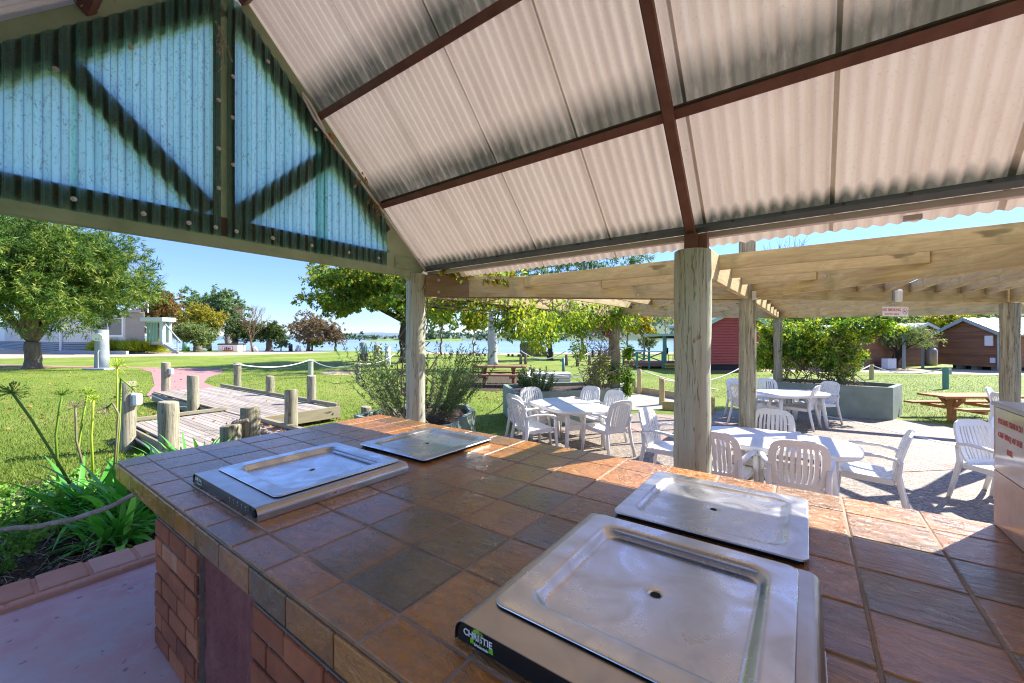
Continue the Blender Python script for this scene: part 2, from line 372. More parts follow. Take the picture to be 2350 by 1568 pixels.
# ---------- bench
def tile_mat(name='slate_tile'):
    t = NT(name); v = t.coord()
    f = t.noise(v, 6, 5, .6); g = t.noise(v, 40, 5, .65)
    h = t.noise(t.coord((1, 2.4, 1), rot=(0, 0, .5)), 11, 6, .62, .9)
    k = t.math('ADD', t.math('MULTIPLY', t.tint(), .62), t.math('MULTIPLY', f, .42))
    c = t.ramp(k, [(.10, (.085, .050, .010)), (.30, (.21, .105, .014)), (.48, (.42, .155, .010)), (.68, (.56, .20, .012)), (.92, (.55, .28, .05))])
    c = t.mix(t.rng(g, .3, .7, .4, 0), c, (.06, .035, .018)); c = t.mix(t.rng(t.noise(v, 3.1, 4, .6, 1.0), .52, .72, 0, .65), c, (.10, .06, .026))
    c = t.mix(t.math('MULTIPLY', t.rng(g, .62, .74, 0, 1), .25), c, (.42, .32, .26))
    t.bsdf(c, t.rng(f, .3, .7, .22, .38), 0, t.bump(t.math('ADD', h, t.math('MULTIPLY', g, .12)), .95, .026), .7, **{'Coat Weight': .5, 'Coat Roughness': .18, 'Coat IOR': 1.65}); return t.m
M['tile'] = tile_mat()
M['grout'] = pm('grout', [(.13, .10, .085), (.30, .25, .21), (.42, .37, .33)], 3, .9, .3, .003, 50)
M['tilewall'] = pm('polished_wall_tile', [(.30, .17, .12), (.42, .28, .22), (.50, .36, .29)], 7, .16, .08, .004, 14, spec=.6)
M['slab'] = pm('grey_slab', [(.30, .31, .32), (.42, .43, .44)], 6, .3, .1, .002, 40)
M['brick'] = pm('clay_brick', [(.11, .036, .02), (.26, .075, .03), (.40, .13, .05), (.47, .26, .16)], 6, .85, .9, .014, 22, tw=.66, contrast=2.2)
M['mortar'] = pm('mortar', [(.13, .10, .075), (.27, .22, .17)], 18, .95, .8, .012, 40)
M['edging'] = pm('edging_brick', [(.42, .17, .09), (.55, .27, .17), (.60, .36, .27)], 5, .85, .5, .008, 26, tw=.5)
M['render'] = pm('red_render', [(.13, .035, .028), (.19, .055, .045), (.26, .10, .08)], 4, .75, 1.0, .03, 9)
def steel_mat(name, base, r0, r1, smear):
    t = NT(name); v = t.coord(); f = t.noise(v, 5, 3, .5, 1.5); st = t.noise(t.coord((1.2, 60, 1)), 3, 3)
    w = t.noise(v, 2.2, 4, .6, 2.5)
    c = t.mix(t.rng(f, .35, .7, 0, smear), base, tuple(q*.55 for q in base))
    c = t.mix(t.rng(w, .5, .7, 0, smear*.35), c, (.55, .46, .42))
    t.bsdf(c, t.math('ADD', t.rng(f, .3, .72, r0, r1), t.math('MULTIPLY', st, .06)), 1.0, None, .5); return t.m
M['inox'] = steel_mat('stainless_hotplate', (.73, .74, .75), .18, .42, .5)
M['inoxside'] = steel_mat('brushed_housing', (.52, .49, .46), .28, .36, .3)
M['black'] = flat('black_panel', (.012, .012, .013), .3)
M['greypanel'] = flat('grey_panel', (.10, .10, .09), .35, .6)
M['hole'] = flat('hole_black', (.004, .004, .004), .8)
M['lime'] = flat('lime_green_print', (.20, .56, .03), .5)
M['whiteprint'] = flat('white_print', (.8, .8, .8), .5)
M['redprint'] = flat('red_print', (.62, .035, .045), .5)
M['fadedred'] = flat('faded_red_print', (.60, .09, .09), .5)
M['signwhite'] = flat('sign_white', (.78, .76, .76), .35)
M['laminate'] = pm('laminated_notice', [(.42, .38, .35), (.58, .53, .5)], 9, .08, .05, .002, 12, spec=.9)
M['badge'] = flat('pale_metal_badge', (.62, .58, .56), .3, .8)
# ---------- furniture
def resin_mat():
    t = NT('white_resin'); v = t.coord(); f = t.noise(v, 5, 4); g = t.noise(v, 34, 3)
    oi = t.new('ObjectInfo'); c = t.mix(f, (.70, .695, .68), (.82, .82, .81)); c = t.mix(t.math('MULTIPLY', oi.outputs['Random'], .35), c, (.68, .64, .57)); c = t.mix(t.rng(g, .62, .75, 0, .25), c, (.5, .44, .38))
    t.bsdf(c, .38, 0, t.bump(g, .04, .002), .45); return t.m
M['resin'] = resin_mat()
M['planter'] = pm('sage_render', [(.15, .19, .15), (.22, .27, .22), (.29, .34, .28)], 2.5, .85, .35, .008, 26)
M['ropewhite'] = pm('white_rope', [(.62, .60, .56), (.78, .77, .74)], 30, .85, .5, .006, 60)
M['hemp'] = pm('hemp_rope', [(.16, .12, .09), (.32, .26, .2), (.46, .40, .33)], 22, .9, .6, .006, 70)
M['lightshell'] = flat('white_lamp_plastic', (.80, .80, .78), .4)
M['greyplastic'] = flat('grey_plastic', (.30, .32, .33), .5)
# ---------- buildings
M['redboard'] = pm('red_boards', [(.33, .05, .04), (.44, .085, .065)], 4, .65, .2, .004, 20, stretch=(.4, .4, 4))
M['brownboard'] = pm('brown_log_boards', [(.13, .052, .03), (.24, .10, .055), (.32, .15, .07), (.36, .21, .075)], 2.2, .75, .3, .006, 14, stretch=(.35, .35, 4), tw=.35)
M['whiteboard'] = pm('cream_boards', [(.66, .62, .58), (.76, .73, .69)], 3, .6, .15, .004, 14)
M['greyboard'] = pm('blue_grey_boards', [(.23, .26, .29), (.32, .36, .39)], 3, .7, .2, .004, 14)
M['ribbed'] = pm('ribbed_taupe', [(.40, .36, .335), (.52, .48, .45)], 3, .5, .1, .003, 14)
M['trimgreen'] = flat('pale_green_trim', (.34, .47, .40), .5)
M['darkgreen'] = flat('teal_green_paint', (.085, .22, .17), .5)
M['greenfence'] = flat('green_panel', (.14, .30, .19), .55)
M['tin'] = pm('grey_tin_roof', [(.24, .27, .28), (.36, .39, .40)], 2, .45, .1, .003, 20, spec=.5)
M['dark'] = flat('dark_void', (.015, .016, .018), .7)
M['glass'] = flat('window_glass', (.10, .09, .10), .08)
M['yellow'] = flat('yellow_nosing', (.55, .48, .07), .6)
M['gasgrey'] = flat('gas_cylinder', (.45, .44, .45), .35, .3)
M['stone'] = pm('rough_stone', [(.10, .09, .07), (.24, .2, .16)], 6, .9, .6, .02, 14)
# ---------- plants
M['bark'] = pm('bark', [(.07, .05, .035), (.17, .13, .10), (.28, .23, .19)], 5, .9, 1.0, .04, 9, stretch=(3, 3, .5))
M['barkdark'] = pm('dark_bark', [(.03, .022, .016), (.075, .055, .042)], 5, .9, .9, .04, 9, stretch=(3, 3, .6))
M['gumbark'] = pm('smooth_gum_bark', [(.30, .26, .24), (.46, .41, .38), (.56, .51, .47)], 1.6, .75, .35, .02, 6, stretch=(2, 2, .6))
M['twig'] = pm('vine_stem', [(.10, .072, .045), (.22, .17, .11), (.33, .27, .19)], 20, .85, .4, .004, 60)
M['baretwig'] = pm('bare_branch', [(.10, .065, .035), (.22, .14, .075)], 6, .85, .3, .01, 20)
L = {}
L['mel'] = leafmat('bottlebrush_leaf', [(.025, .07, .018), (.06, .14, .024), (.13, .23, .035), (.36, .40, .09)], .45)
L['elm'] = leafmat('elm_leaf', [(0.075, 0.163, 0.027), (0.163, 0.275, 0.037), (0.275, 0.362, 0.056), (0.525, 0.450, 0.062)], .45)
L['gum'] = leafmat('gum_leaf', [(0.076, 0.142, 0.067), (0.162, 0.257, 0.114), (0.285, 0.380, 0.171)], .45)
L['gold'] = leafmat('golden_leaf', [(0.070, 0.100, 0.016), (0.220, 0.240, 0.024), (0.480, 0.380, 0.028), (0.600, 0.280, 0.040)], .38)
L['russet'] = leafmat('russet_leaf', [(0.076, 0.076, 0.023), (0.190, 0.142, 0.038), (0.323, 0.199, 0.057), (0.418, 0.171, 0.057)], .38)
L['dkgreen'] = leafmat('dark_green_leaf', [(0.032, 0.064, 0.020), (0.080, 0.130, 0.028), (0.170, 0.200, 0.044)], .2)
L['olive'] = leafmat('olive_leaf', [(0.090, 0.144, 0.054), (0.198, 0.270, 0.099), (0.360, 0.396, 0.153)], .45)
L['redm'] = leafmat('maple_leaf', [(0.114, 0.027, 0.027), (0.266, 0.057, 0.048), (0.456, 0.133, 0.085), (0.570, 0.285, 0.171)], .35)
L['redgum'] = leafmat('reddish_gum_leaf', [(0.067, 0.067, 0.048), (0.162, 0.123, 0.085), (0.304, 0.190, 0.123), (0.323, 0.304, 0.171)], .38)
L['yellow'] = leafmat('yellow_green_leaf', [(0.095, 0.162, 0.014), (0.257, 0.324, 0.022), (0.486, 0.446, 0.034), (0.621, 0.432, 0.041)], .45)
L['vine'] = leafmat('vine_leaf', [(0.035, 0.114, 0.021), (0.096, 0.228, 0.032), (0.298, 0.420, 0.035), (0.595, 0.630, 0.061)], .45)
L['rose'] = leafmat('rosemary_leaf', [(0.057, 0.104, 0.038), (0.142, 0.218, 0.067), (0.285, 0.361, 0.133)], .2)
L['aga'] = leafmat('strap_leaf', [(0.054, 0.228, 0.036), (0.121, 0.454, 0.049), (0.304, 0.787, 0.091)], .3, .3, .5)
L['cover'] = leafmat('ground_cover_leaf', [(0.070, 0.167, 0.038), (0.181, 0.390, 0.061), (0.473, 0.724, 0.139)], .45)
L['tuft'] = leafmat('yellow_grass_tuft', [(0.130, 0.208, 0.013), (0.338, 0.416, 0.026), (0.546, 0.572, 0.065)], .35)
L['dead'] = leafmat('fallen_leaf', [(0.208, 0.091, 0.039), (0.390, 0.169, 0.052), (0.546, 0.325, 0.104)], .15)
L['dry'] = leafmat('dry_stem', [(0.240, 0.192, 0.120), (0.456, 0.396, 0.288)], .1)
L['head'] = leafmat('seed_head', [(0.063, 0.105, 0.026), (0.210, 0.357, 0.042), (0.714, 0.850, 0.084)], .2)
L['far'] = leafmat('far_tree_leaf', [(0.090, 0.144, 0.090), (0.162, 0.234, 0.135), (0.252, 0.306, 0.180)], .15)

M['darkbatten'] = pm('grimy_batten', [(.03, .02, .013), (.085, .052, .03)], 9, .9, .3, .004, 30)  # near black, put in so members show as dark silhouettes through the sheets
# =================================================================== pavilion
FLOOR = .31
RIDGE_V, RSUM = .858, 5.871            # roof plane on the far side: z + v = RSUM (45 degrees)
UG = -.841                             # gable plane
b = MB(); b.box2((-.53, -4.2, 0), (9.5, 3.2, FLOOR)); tag(b.build('floor', M['pink']), kind='structure')

pav = thing('pavilion', (2.43, .858, 0), 'open barbecue pavilion with corrugated roof, teal gable sheets and green log posts', 'pavilion')
W = dict(parent=pav, world=True)
# posts
def log_post(u, v, z0, z1, r, parent, mat, n=20):
    b = MB(); b.tone = random.random()
    prof = []
    for i in range(9):
        z = z0+(z1-z0)*i/8; prof.append((r*(1.0+.035*math.sin(i*1.7+u)+(.05 if i == 0 else 0)), z))
    b.lathe(prof, n, (u, v, 0))
    for k in range(len(b.v)):
        x, y, z = b.v[k]; a = math.atan2(y-v, x-u); q = 1+.018*math.sin(3*a+z*2+u)+.012*math.sin(7*a-z); b.v[k] = (u+(x-u)*q, v+(y-v)*q, z)
    return b.build('post', mat, parent, smooth=True, world=True, bevel=.006)
log_post(-.841, 2.946, 0, 2.69, .12, pav, M['greenpost'])
log_post(2.43, 2.946, 0, 2.565, .135, pav, M['greenpost'])
for u, v in ((5.85, 2.946), (-.841, -1.23), (2.43, -1.23), (5.85, -1.23)): log_post(u, v, 0, 2.6, .125, pav, M['greenpost'])
# gable truss (timbers just outside the sheets, u from -.885 to -.825)
def gb(name, p0, p1, w, h, mat=None): return beam_obj(name, p0, p1, w, h, mat or M['greenbeam'], pav, .006)
ut = UG-.012
gb('tie_beam', (ut, -1.25, 2.765), (ut, 2.99, 2.765), .075, .25)
gb('king_post', (ut, .850, 2.892), (ut, .850, 4.78), .155, .07)
def slant(v0, z0, v1, z1, h, nm, w=.06, mat=None, du=0): return gb(nm, (ut+du, v0, z0), (ut+du, v1, z1), w, h, mat)
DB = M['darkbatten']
slant(-.10, 3.737, .74, 2.92, .175, 'brace', .072, DB); slant(1.82, 3.79, .95, 2.92, .175, 'brace', .072, DB)  # braces coloured near black to deepen their silhouette
rc = RSUM-.055-.16                     # centre line of the rafters
slant(2.97, rc-2.97-.03, .93, rc-.93, .29, 'rafter', .07); slant(-1.25, rc-2*RIDGE_V-1.25-.03, .786, rc-2*RIDGE_V+.786, .29, 'rafter', .07)
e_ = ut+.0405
gb('batten', (e_, -1.2, 2.815), (e_, 2.48, 2.815), .006, .155, DB); gb('batten', (e_, .795, 2.895), (e_, .795, 4.7), .055, .006, DB); gb('batten', (e_, .902, 2.895), (e_, .902, 4.7), .055, .006, DB)  # added dark strips that deepen the timber silhouettes behind the sheets
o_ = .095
gb('batten', (e_+.001, 2.49, RSUM-.165-o_-2.49), (e_+.001, .93, RSUM-.165-o_-.93), .006, .13, DB); gb('batten', (e_+.001, -1.2, RSUM-.165-o_-2*RIDGE_V-1.2), (e_+.001, .786, RSUM-.165-o_-2*RIDGE_V+.786), .006, .13, DB)  # further added strips darkening the rafter silhouettes
# gusset plate at the right foot
b = MB(); b.box((UG+.032, 2.72, 2.79), (.012, .24, .13)); 
for dv in (-.09, .09): b.tube([(UG+.036, 2.72+dv, 2.79+dv*.1), (UG+.046, 2.72+dv, 2.79+dv*.1)], .012, 8)
b.build('gusset_plate', M['greenbeam'], bevel=.003, **W)
# translucent gable sheets
def gable_sheet(v0, v1, du, pitch=.078):
    n = max(4, int((v1-v0)/pitch*14)); V = []; F = []; rows = 10
    for i in range(n+1):
        v = v0+(v1-v0)*i/n; ph = 2*math.pi*v/pitch
        s = max(-1, min(1, 2.2*math.sin(ph)))
        top = min(RSUM-.165-v, RSUM-.165-2*RIDGE_V+v); bot = 2.725
        for r in range(rows): V.append((UG+.0435+du+.0105*s, v, bot+(top-bot)*r/(rows-1)))
    b = MB()
    F = [(i*rows+r, i*rows+r+1, (i+1)*rows+r+1, (i+1)*rows+r) for i in range(n) for r in range(rows-1)]
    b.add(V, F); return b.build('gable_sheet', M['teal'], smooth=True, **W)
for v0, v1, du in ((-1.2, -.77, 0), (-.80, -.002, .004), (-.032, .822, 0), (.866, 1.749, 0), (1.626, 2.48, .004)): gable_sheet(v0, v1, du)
for v, z in ((-.02, 2.80), (.33, 2.79), (.60, 2.785), (.78, 2.79), (.93, 2.79), (1.22, 2.79), (1.58, 2.79), (1.98, 2.79), (2.35, 2.79), (.80, 3.45), (.80, 3.12), (.905, 3.35), (.90, 3.75), (.905, 4.1), (.80, 3.85), (.80, 4.25), (.26, 3.97), (-.1, 3.62), (1.18, 4.38), (1.62, 3.95), (2.05, 3.52)):
    b = MB(); p = Vector((UG+.054, v, z)); b.tube([p, p+Vector((.008, 0, 0))], .017, 9); b.tube([p+Vector((.008, 0, 0)), p+Vector((.016, 0, 0))], .008, 6)
    b.build('roofing_screw', M['screw'], **W)
# roof sheets: sine profile, lapped every .81 m, on both slopes
def roof_sheet(u0, u1, far=True, pitch=.081, lift=0):
    n = 80; V = []; F = []; rows = 5
    for i in range(n+1):
        u = u0+(u1-u0)*i/n; h = .0150*math.cos(2*math.pi*(u-.862)/pitch)+.016+lift
        for r in range(rows):
            v = RIDGE_V-.016+(3.235-RIDGE_V+.016)*r/(rows-1); o = h*.7071
            vv, z = v+o, RSUM-v+o
            if not far: vv = 2*RIDGE_V-vv
            V.append((u, vv, z))
    F = [(i*rows+r, (i+1)*rows+r, (i+1)*rows+r+1, i*rows+r+1) for i in range(n) for r in range(rows-1)]
    b = MB(); b.add(V, F); o = b.build('roof_sheet', M['roof'], smooth=True)
    return o
for k in range(-2, 10):
    u0 = .862+.81*(k-1)
    for far in (True, False):
        o = roof_sheet(max(u0, -1.02)-.001, u0+.835, far, lift=.003 if k % 2 else 0)
        o.parent = pav; o.matrix_parent_inverse = Matrix.Translation(-pav.location)
b = MB(); b.beam((-1.02, RIDGE_V, RSUM-RIDGE_V+.03), (8.2, RIDGE_V, RSUM-RIDGE_V+.03), .22, .02); b.build('ridge_cap', M['bluesteel'], **W)
# purlins under the sheets
def purlin(v, far=True, u0=-.80, u1=8.1, kind='steel'):
    sg = 1 if far else -1; z = RSUM-v; vv = v if far else 2*RIDGE_V-v
    q = Matrix.Rotation(R(-45)*sg, 3, 'X')
    n = q @ Vector((0, 0, -1)); d = q @ Vector((0, 1*sg, 0))
    c = Vector(((u0+u1)/2, vv, z))
    if kind == 'steel':
        b = MB(); b.box(c+n*.052, (u1-u0, .045, .088), q); b.box(c+n*.094-d*.012, (u1-u0, .062, .006), q); o = b.build('purlin', M['steel'], bevel=.002, **W)
        b = MB(); b.box(c+n*.018-d*.030, (u1-u0, .02, .034), q); b.build('purlin_flange', M['steeltop'], **W)
    else:
        b = MB(); b.box(c+n*.03, (u1-u0, .05, .055), q); b.build('purlin', M['bluesteel'], bevel=.003, **W)
        b = MB(); b.box((c.x, vv+.045*sg, z-.075), (u1-u0, .06, .045)); b.build('eave_angle', M['pinksteel'], bevel=.003, **W)
        for i in range(18 if far else 0):
            b = MB(); u = -.6+i*.33; p = c+n*.03-d*.027; p.x = u; b.box(p, (.018, .012, .012), q); b.build('bolt', M['steeltop'], **W)
for v in (2.435, 1.725, 1.03): purlin(v); purlin(v, False)
purlin(3.085, kind='eave'); purlin(3.085, False, kind='eave')
# steel portal rafters over the middle posts
for u in (2.41, 5.85):
    for far in (True, False):
        f = (lambda v: v) if far else (lambda v: 2*RIDGE_V-v)
        o = beam_obj('steel_rafter', (u, f(3.04), RSUM-3.04-.155), (u, f(RIDGE_V), RSUM-RIDGE_V-.155), .065, .05, M['steel'], pav, .002)
        beam_obj('steel_rafter_web', (u-.036, f(3.04), RSUM-3.04-.12), (u-.036, f(RIDGE_V), RSUM-RIDGE_V-.12), .008, .09, M['steeltop'], pav, .001)
b = MB(); b.box((2.42, 2.985, 2.63), (.10, .10, .15)); b.box((2.50, 3.0, 2.63), (.07, .09, .13)); b.build('post_bracket', M['steel'], bevel=.004, **W)
b = MB(); b.box((3.72, 3.19, 2.66), (.09, .04, .035)); b.build('eave_clip', M['pinksteel'], bevel=.004, **W)
# conduit down the far rafter, with its looped upper end
pts = [(UG+.075, 1.62, 4.06), (UG+.085, 1.56, 4.17), (UG+.085, 1.50, 4.235), (UG+.085, 1.475, 4.25), (UG+.095, 1.50, 4.20)]
pts = [(UG+.09, 1.69, 3.96), (UG+.09, 1.60, 4.10), (UG+.085, 1.53, 4.19), (UG+.08, 1.475, 4.235), (UG+.075, 1.49, 4.20), (UG+.075, 1.60, 4.045), (UG+.075, 2.40, 3.33), (UG+.08, 3.03, 2.74)]
b = MB(); b.tube(pts, .0135, 8)
for v, z in ((2.05, 3.645), (2.42, 3.312)): b.box((UG+.075, v, z), (.035, .02, .045))
b.build('conduit', M['conduit'], smooth=True, **W)

# cobwebs, dead creeper and a green shoot caught on the far rafter
def twigs(name, label, pts, n, spread, length, mat, cat, r=.0016, droop=1):
    b = MB()
    for i in range(n):
        p = Vector(pts[i % len(pts)])+Vector((random.uniform(0, .02), random.gauss(0, spread), random.gauss(0, spread)))
        q = [p]
        for k in range(4):
            q.append(q[-1]+Vector((random.uniform(-.01, .02), random.gauss(0, .4), random.gauss(-.5*droop, .5)))*length/4)
        b.tube(q, r, 4)
        if i % 2 == 0:
            for e in q[1:]: b.box(e, (.004, .012, .016), Matrix.Rotation(random.uniform(0, 3), 3, 'X'))
    return tag(b.build(name, mat), label, cat)
twigs('dead_creeper', 'dry brown creeper hanging over the small teal sheet corner beside the rafter', [(UG+.085, 2.26, 3.42), (UG+.085, 2.12, 3.32)], 12, .03, .30, L['dead'], 'creeper')
twigs('rafter_debris', 'dry leaf litter and web caught along the green rafter behind the conduit', [(UG+.07, 1.78, 3.95), (UG+.07, 1.95, 3.78), (UG+.07, 2.12, 3.62), (UG+.07, 2.3, 3.42)], 34, .035, .07, L['dead'], 'debris')
twigs('dead_vine', 'dry brown vine strands hanging in front of the king post top', [(UG+.09, .79, 4.42), (UG+.09, .82, 4.32)], 7, .015, .26, L['dry'], 'vine', .004)
twigs('dead_vine', 'dry grey vine bundle hanging from the near green rafter', [(UG+.10, .0, 4.28), (UG+.10, .02, 4.25)], 10, .015, .3, L['dry'], 'vine', .004)

# =================================================================== barbecue bench
T_ = .275; BT = 1.073                   # tile pitch and bench top height
bench = thing('barbecue_bench', (2.0, 1.2, FLOOR), 'long brown slate tiled barbecue bench on brick piers', 'bench')
WB = dict(parent=bench, world=True)
U0, U1, V0, V1 = -1.80*T_, 22*T_, .5*T_, 7.83*T_
us = [U0]+[i*T_ for i in range(-1, 23)]; vs_ = [V0]+[j*T_ for j in range(1, 8)]+[V1]
b = MB()
for i in range(len(us)-1):
    for j in range(len(vs_)-1):
        x0, x1, y0, y1 = us[i]+.0035, us[i+1]-.0035, vs_[j]+.0035, vs_[j+1]-.0035
        if x1-x0 < .02: continue
        tl = (.25 if (i*7+j*3) % 5 == 0 else .0)
        b.tone = min(1, max(0, random.gauss(.52, .2)-tl*.6)); z = BT+random.uniform(-.0012, .0012)
        c = .006; r = .03 if (i == 0 and j == 0) else 0
        if r:
            oc = [(x0+r*(1-math.cos(a)), y0+r*(1-math.sin(a))) for a in [k*math.pi/12 for k in range(7)]]+[(x1, y0), (x1, y1), (x0, y1)]
        else: oc = [(x0, y0), (x1, y0), (x1, y1), (x0, y1)]
        mx, my = (x0+x1)/2, (y0+y1)/2; n = len(oc)
        sh = lambda p, d: (p[0]+math.copysign(d, mx-p[0]), p[1]+math.copysign(d, my-p[1]))
        ring = lambda d, zz: [(*sh(p, d), zz) for p in oc]
        b.add(ring(0, z-.012)+ring(0, z-.004)+ring(.003, z-.001)+ring(.007, z),
              [(a*n+k, a*n+(k+1) % n, (a+1)*n+(k+1) % n, (a+1)*n+k) for a in range(3) for k in range(n)]+[tuple(range(3*n, 4*n))])
b.build('countertop', M['tile'], **WB)
b = MB(); b.box2((U0+.004, V0+.004, BT-.10), (U1, V1-.004, BT-.0035)); b.build('grout_bed', M['grout'], **WB)
b = MB(); k = 0
LIP = .115
u = U0+.012
while u < U1:                           # front lip tiles, joints staggered against the top
    w = T_ if k else .40*T_; x1 = min(u+w, U1); b.tone = max(0, min(1, random.gauss(.46, .2)))
    b.box2((u+.003, V0-.007, BT-LIP), (x1-.003, V0+.003, BT-.016)); u = x1; k += 1
v = V0
while v < V1-.01:
    x1 = min(v+T_, V1); b.tone = random.gauss(.4, .15); b.box2((U0-.007, v+.003, BT-LIP), (U0+.003, x1-.003, BT-.016)); v = x1
b.build('lip_tile', M['tile'], bevel=.003, **WB)
b = MB(); b.box2((U0+.02, V0+.01, BT-LIP-.002), (U1, V1-.02, BT-.09)); b.build('slab_underside', M['render'], **WB)
# brick piers with real bricks
def bricks(name, u0, u1, vf, z0, z1, courses, side_l=True, side_r=True, depth_=.09):
    b = MB(); hb = (z1-z0)/courses; L_ = .235
    for c in range(courses):
        za, zb = z0+c*hb+.006, z0+(c+1)*hb-.006; x = u0-(L_/2 if c % 2 else 0); 
        while x < u1-.01:
            xa, xb = max(x, u0), min(x+L_, u1)
            if xb-xa > .03:
                b.tone = max(0, min(1, random.gauss(.45, .2))); j = random.uniform(-.003, .004); b.box2((xa+.005, vf+j, za), (xb-.005, vf+depth_, zb))
            x += L_
    o = b.build(name, M['brick'], bevel=.006, **WB)
    m = MB(); m.box2((u0+.004, vf+.011, z0), (u1-.004, vf+depth_+.03, z1)); m.build('mortar_core', M['mortar'], **WB)
bricks('brick_pier', .45, 1.07, .118, FLOOR, BT-LIP-.004, 7)
bricks('brick_pier', 1.60, 3.30, .118, FLOOR, BT-LIP-.004, 7)
m = MB(); m.box2((.46, .22, FLOOR), (3.7, 2.0, BT-.12)); m.build('bench_core', M['mortar'], **WB)
def rough_panel(u0, u1, v, z0, z1):
    b = MB(); nx, nz = 40, 60; V = []
    for i in range(nx+1):
        for k in range(nz+1):
            x, z = u0+(u1-u0)*i/nx, z0+(z1-z0)*k/nz
            n_ = math.sin(x*37+z*9+2*math.sin(z*23))*math.sin(z*17+x*31)+.6*math.sin(x*90+3*math.sin(z*31))*math.sin(z*60)
            V.append((x, v-.004*n_-.002, z))
    b.add(V, [(i*(nz+1)+k, (i+1)*(nz+1)+k, (i+1)*(nz+1)+k+1, i*(nz+1)+k+1) for i in range(nx) for k in range(nz)])
    b.build('render_panel', M['render'], smooth=True, **WB)
rough_panel(1.065, 1.605, .15, FLOOR, BT-LIP)

# =================================================================== barbecue hotplates
def rrect(w, h, r, n=6):
    pts = []
    for cx, cy, a0 in ((w/2-r, h/2-r, 0), (-w/2+r, h/2-r, 90), (-w/2+r, -h/2+r, 180), (w/2-r, -h/2+r, 270)):
        for k in range(n+1):
            a = R(a0+90*k/n); pts.append((cx+r*math.cos(a), cy+r*math.sin(a)))
    out = []
    for i, p in enumerate(pts):                      # extra points along the straight sides
        q = pts[(i+1) % len(pts)]; m_ = 8 if i % (n+1) == n else 1
        out += [(p[0]+(q[0]-p[0])*j/m_, p[1]+(q[1]-p[1])*j/m_) for j in range(m_)]
    return out
def tray(name, parent, w, h, cx, cy, z, inset=.075, dp=.030, lip=.004, hd=.030):
    rings = []
    def ring(d, r, zz): rings.append([(cx+x, cy+y, zz) for x, y in rrect(w-2*d, h-2*d, max(r, .004))])
    ring(0, .035, z-lip); ring(.0005, .035, z-.001); ring(.003, .033, z); ring(.009, .031, z)
    ring(inset-.018, .064, z); ring(inset-.008, .061, z-.0004); ring(inset-.002, .058, z-.003); ring(inset+.006, .054, z-.010); ring(inset+.014, .050, z-dp+.006); ring(inset+.024, .044, z-dp); ring(inset+.030, .04, z-dp-.0004); ring(inset+.045, .036, z-dp-.0006)
    n = len(rings[0]); V = [p for r_ in rings for p in r_]
    a0 = [math.atan2(p[1]-cy, p[0]-cx) for p in rings[-1]]
    for rad, zz in ((.16, z-dp-.002), (.05, z-dp-.0035), (.024, z-dp-.0042), (.015, z-dp-.0062), (.014, z-dp-.0062-hd)):
        V += [(cx+rad*math.cos(a), cy+rad*math.sin(a), zz) for a in a0]
    m = len(V)//n
    b = MB(); b.add(V, [(a*n+k, (a*n+(k+1) % n), (a+1)*n+(k+1) % n, (a+1)*n+k) for a in range(m-1) for k in range(n)])
    o = b.build(name, M['inox'], parent, smooth=True)
    d = MB(); d.lathe([(0, z-dp-.0065), (.0150, z-dp-.0062)], 16, (cx, cy, 0)); d.build('drain_hole', M['hole'], o)
    return o
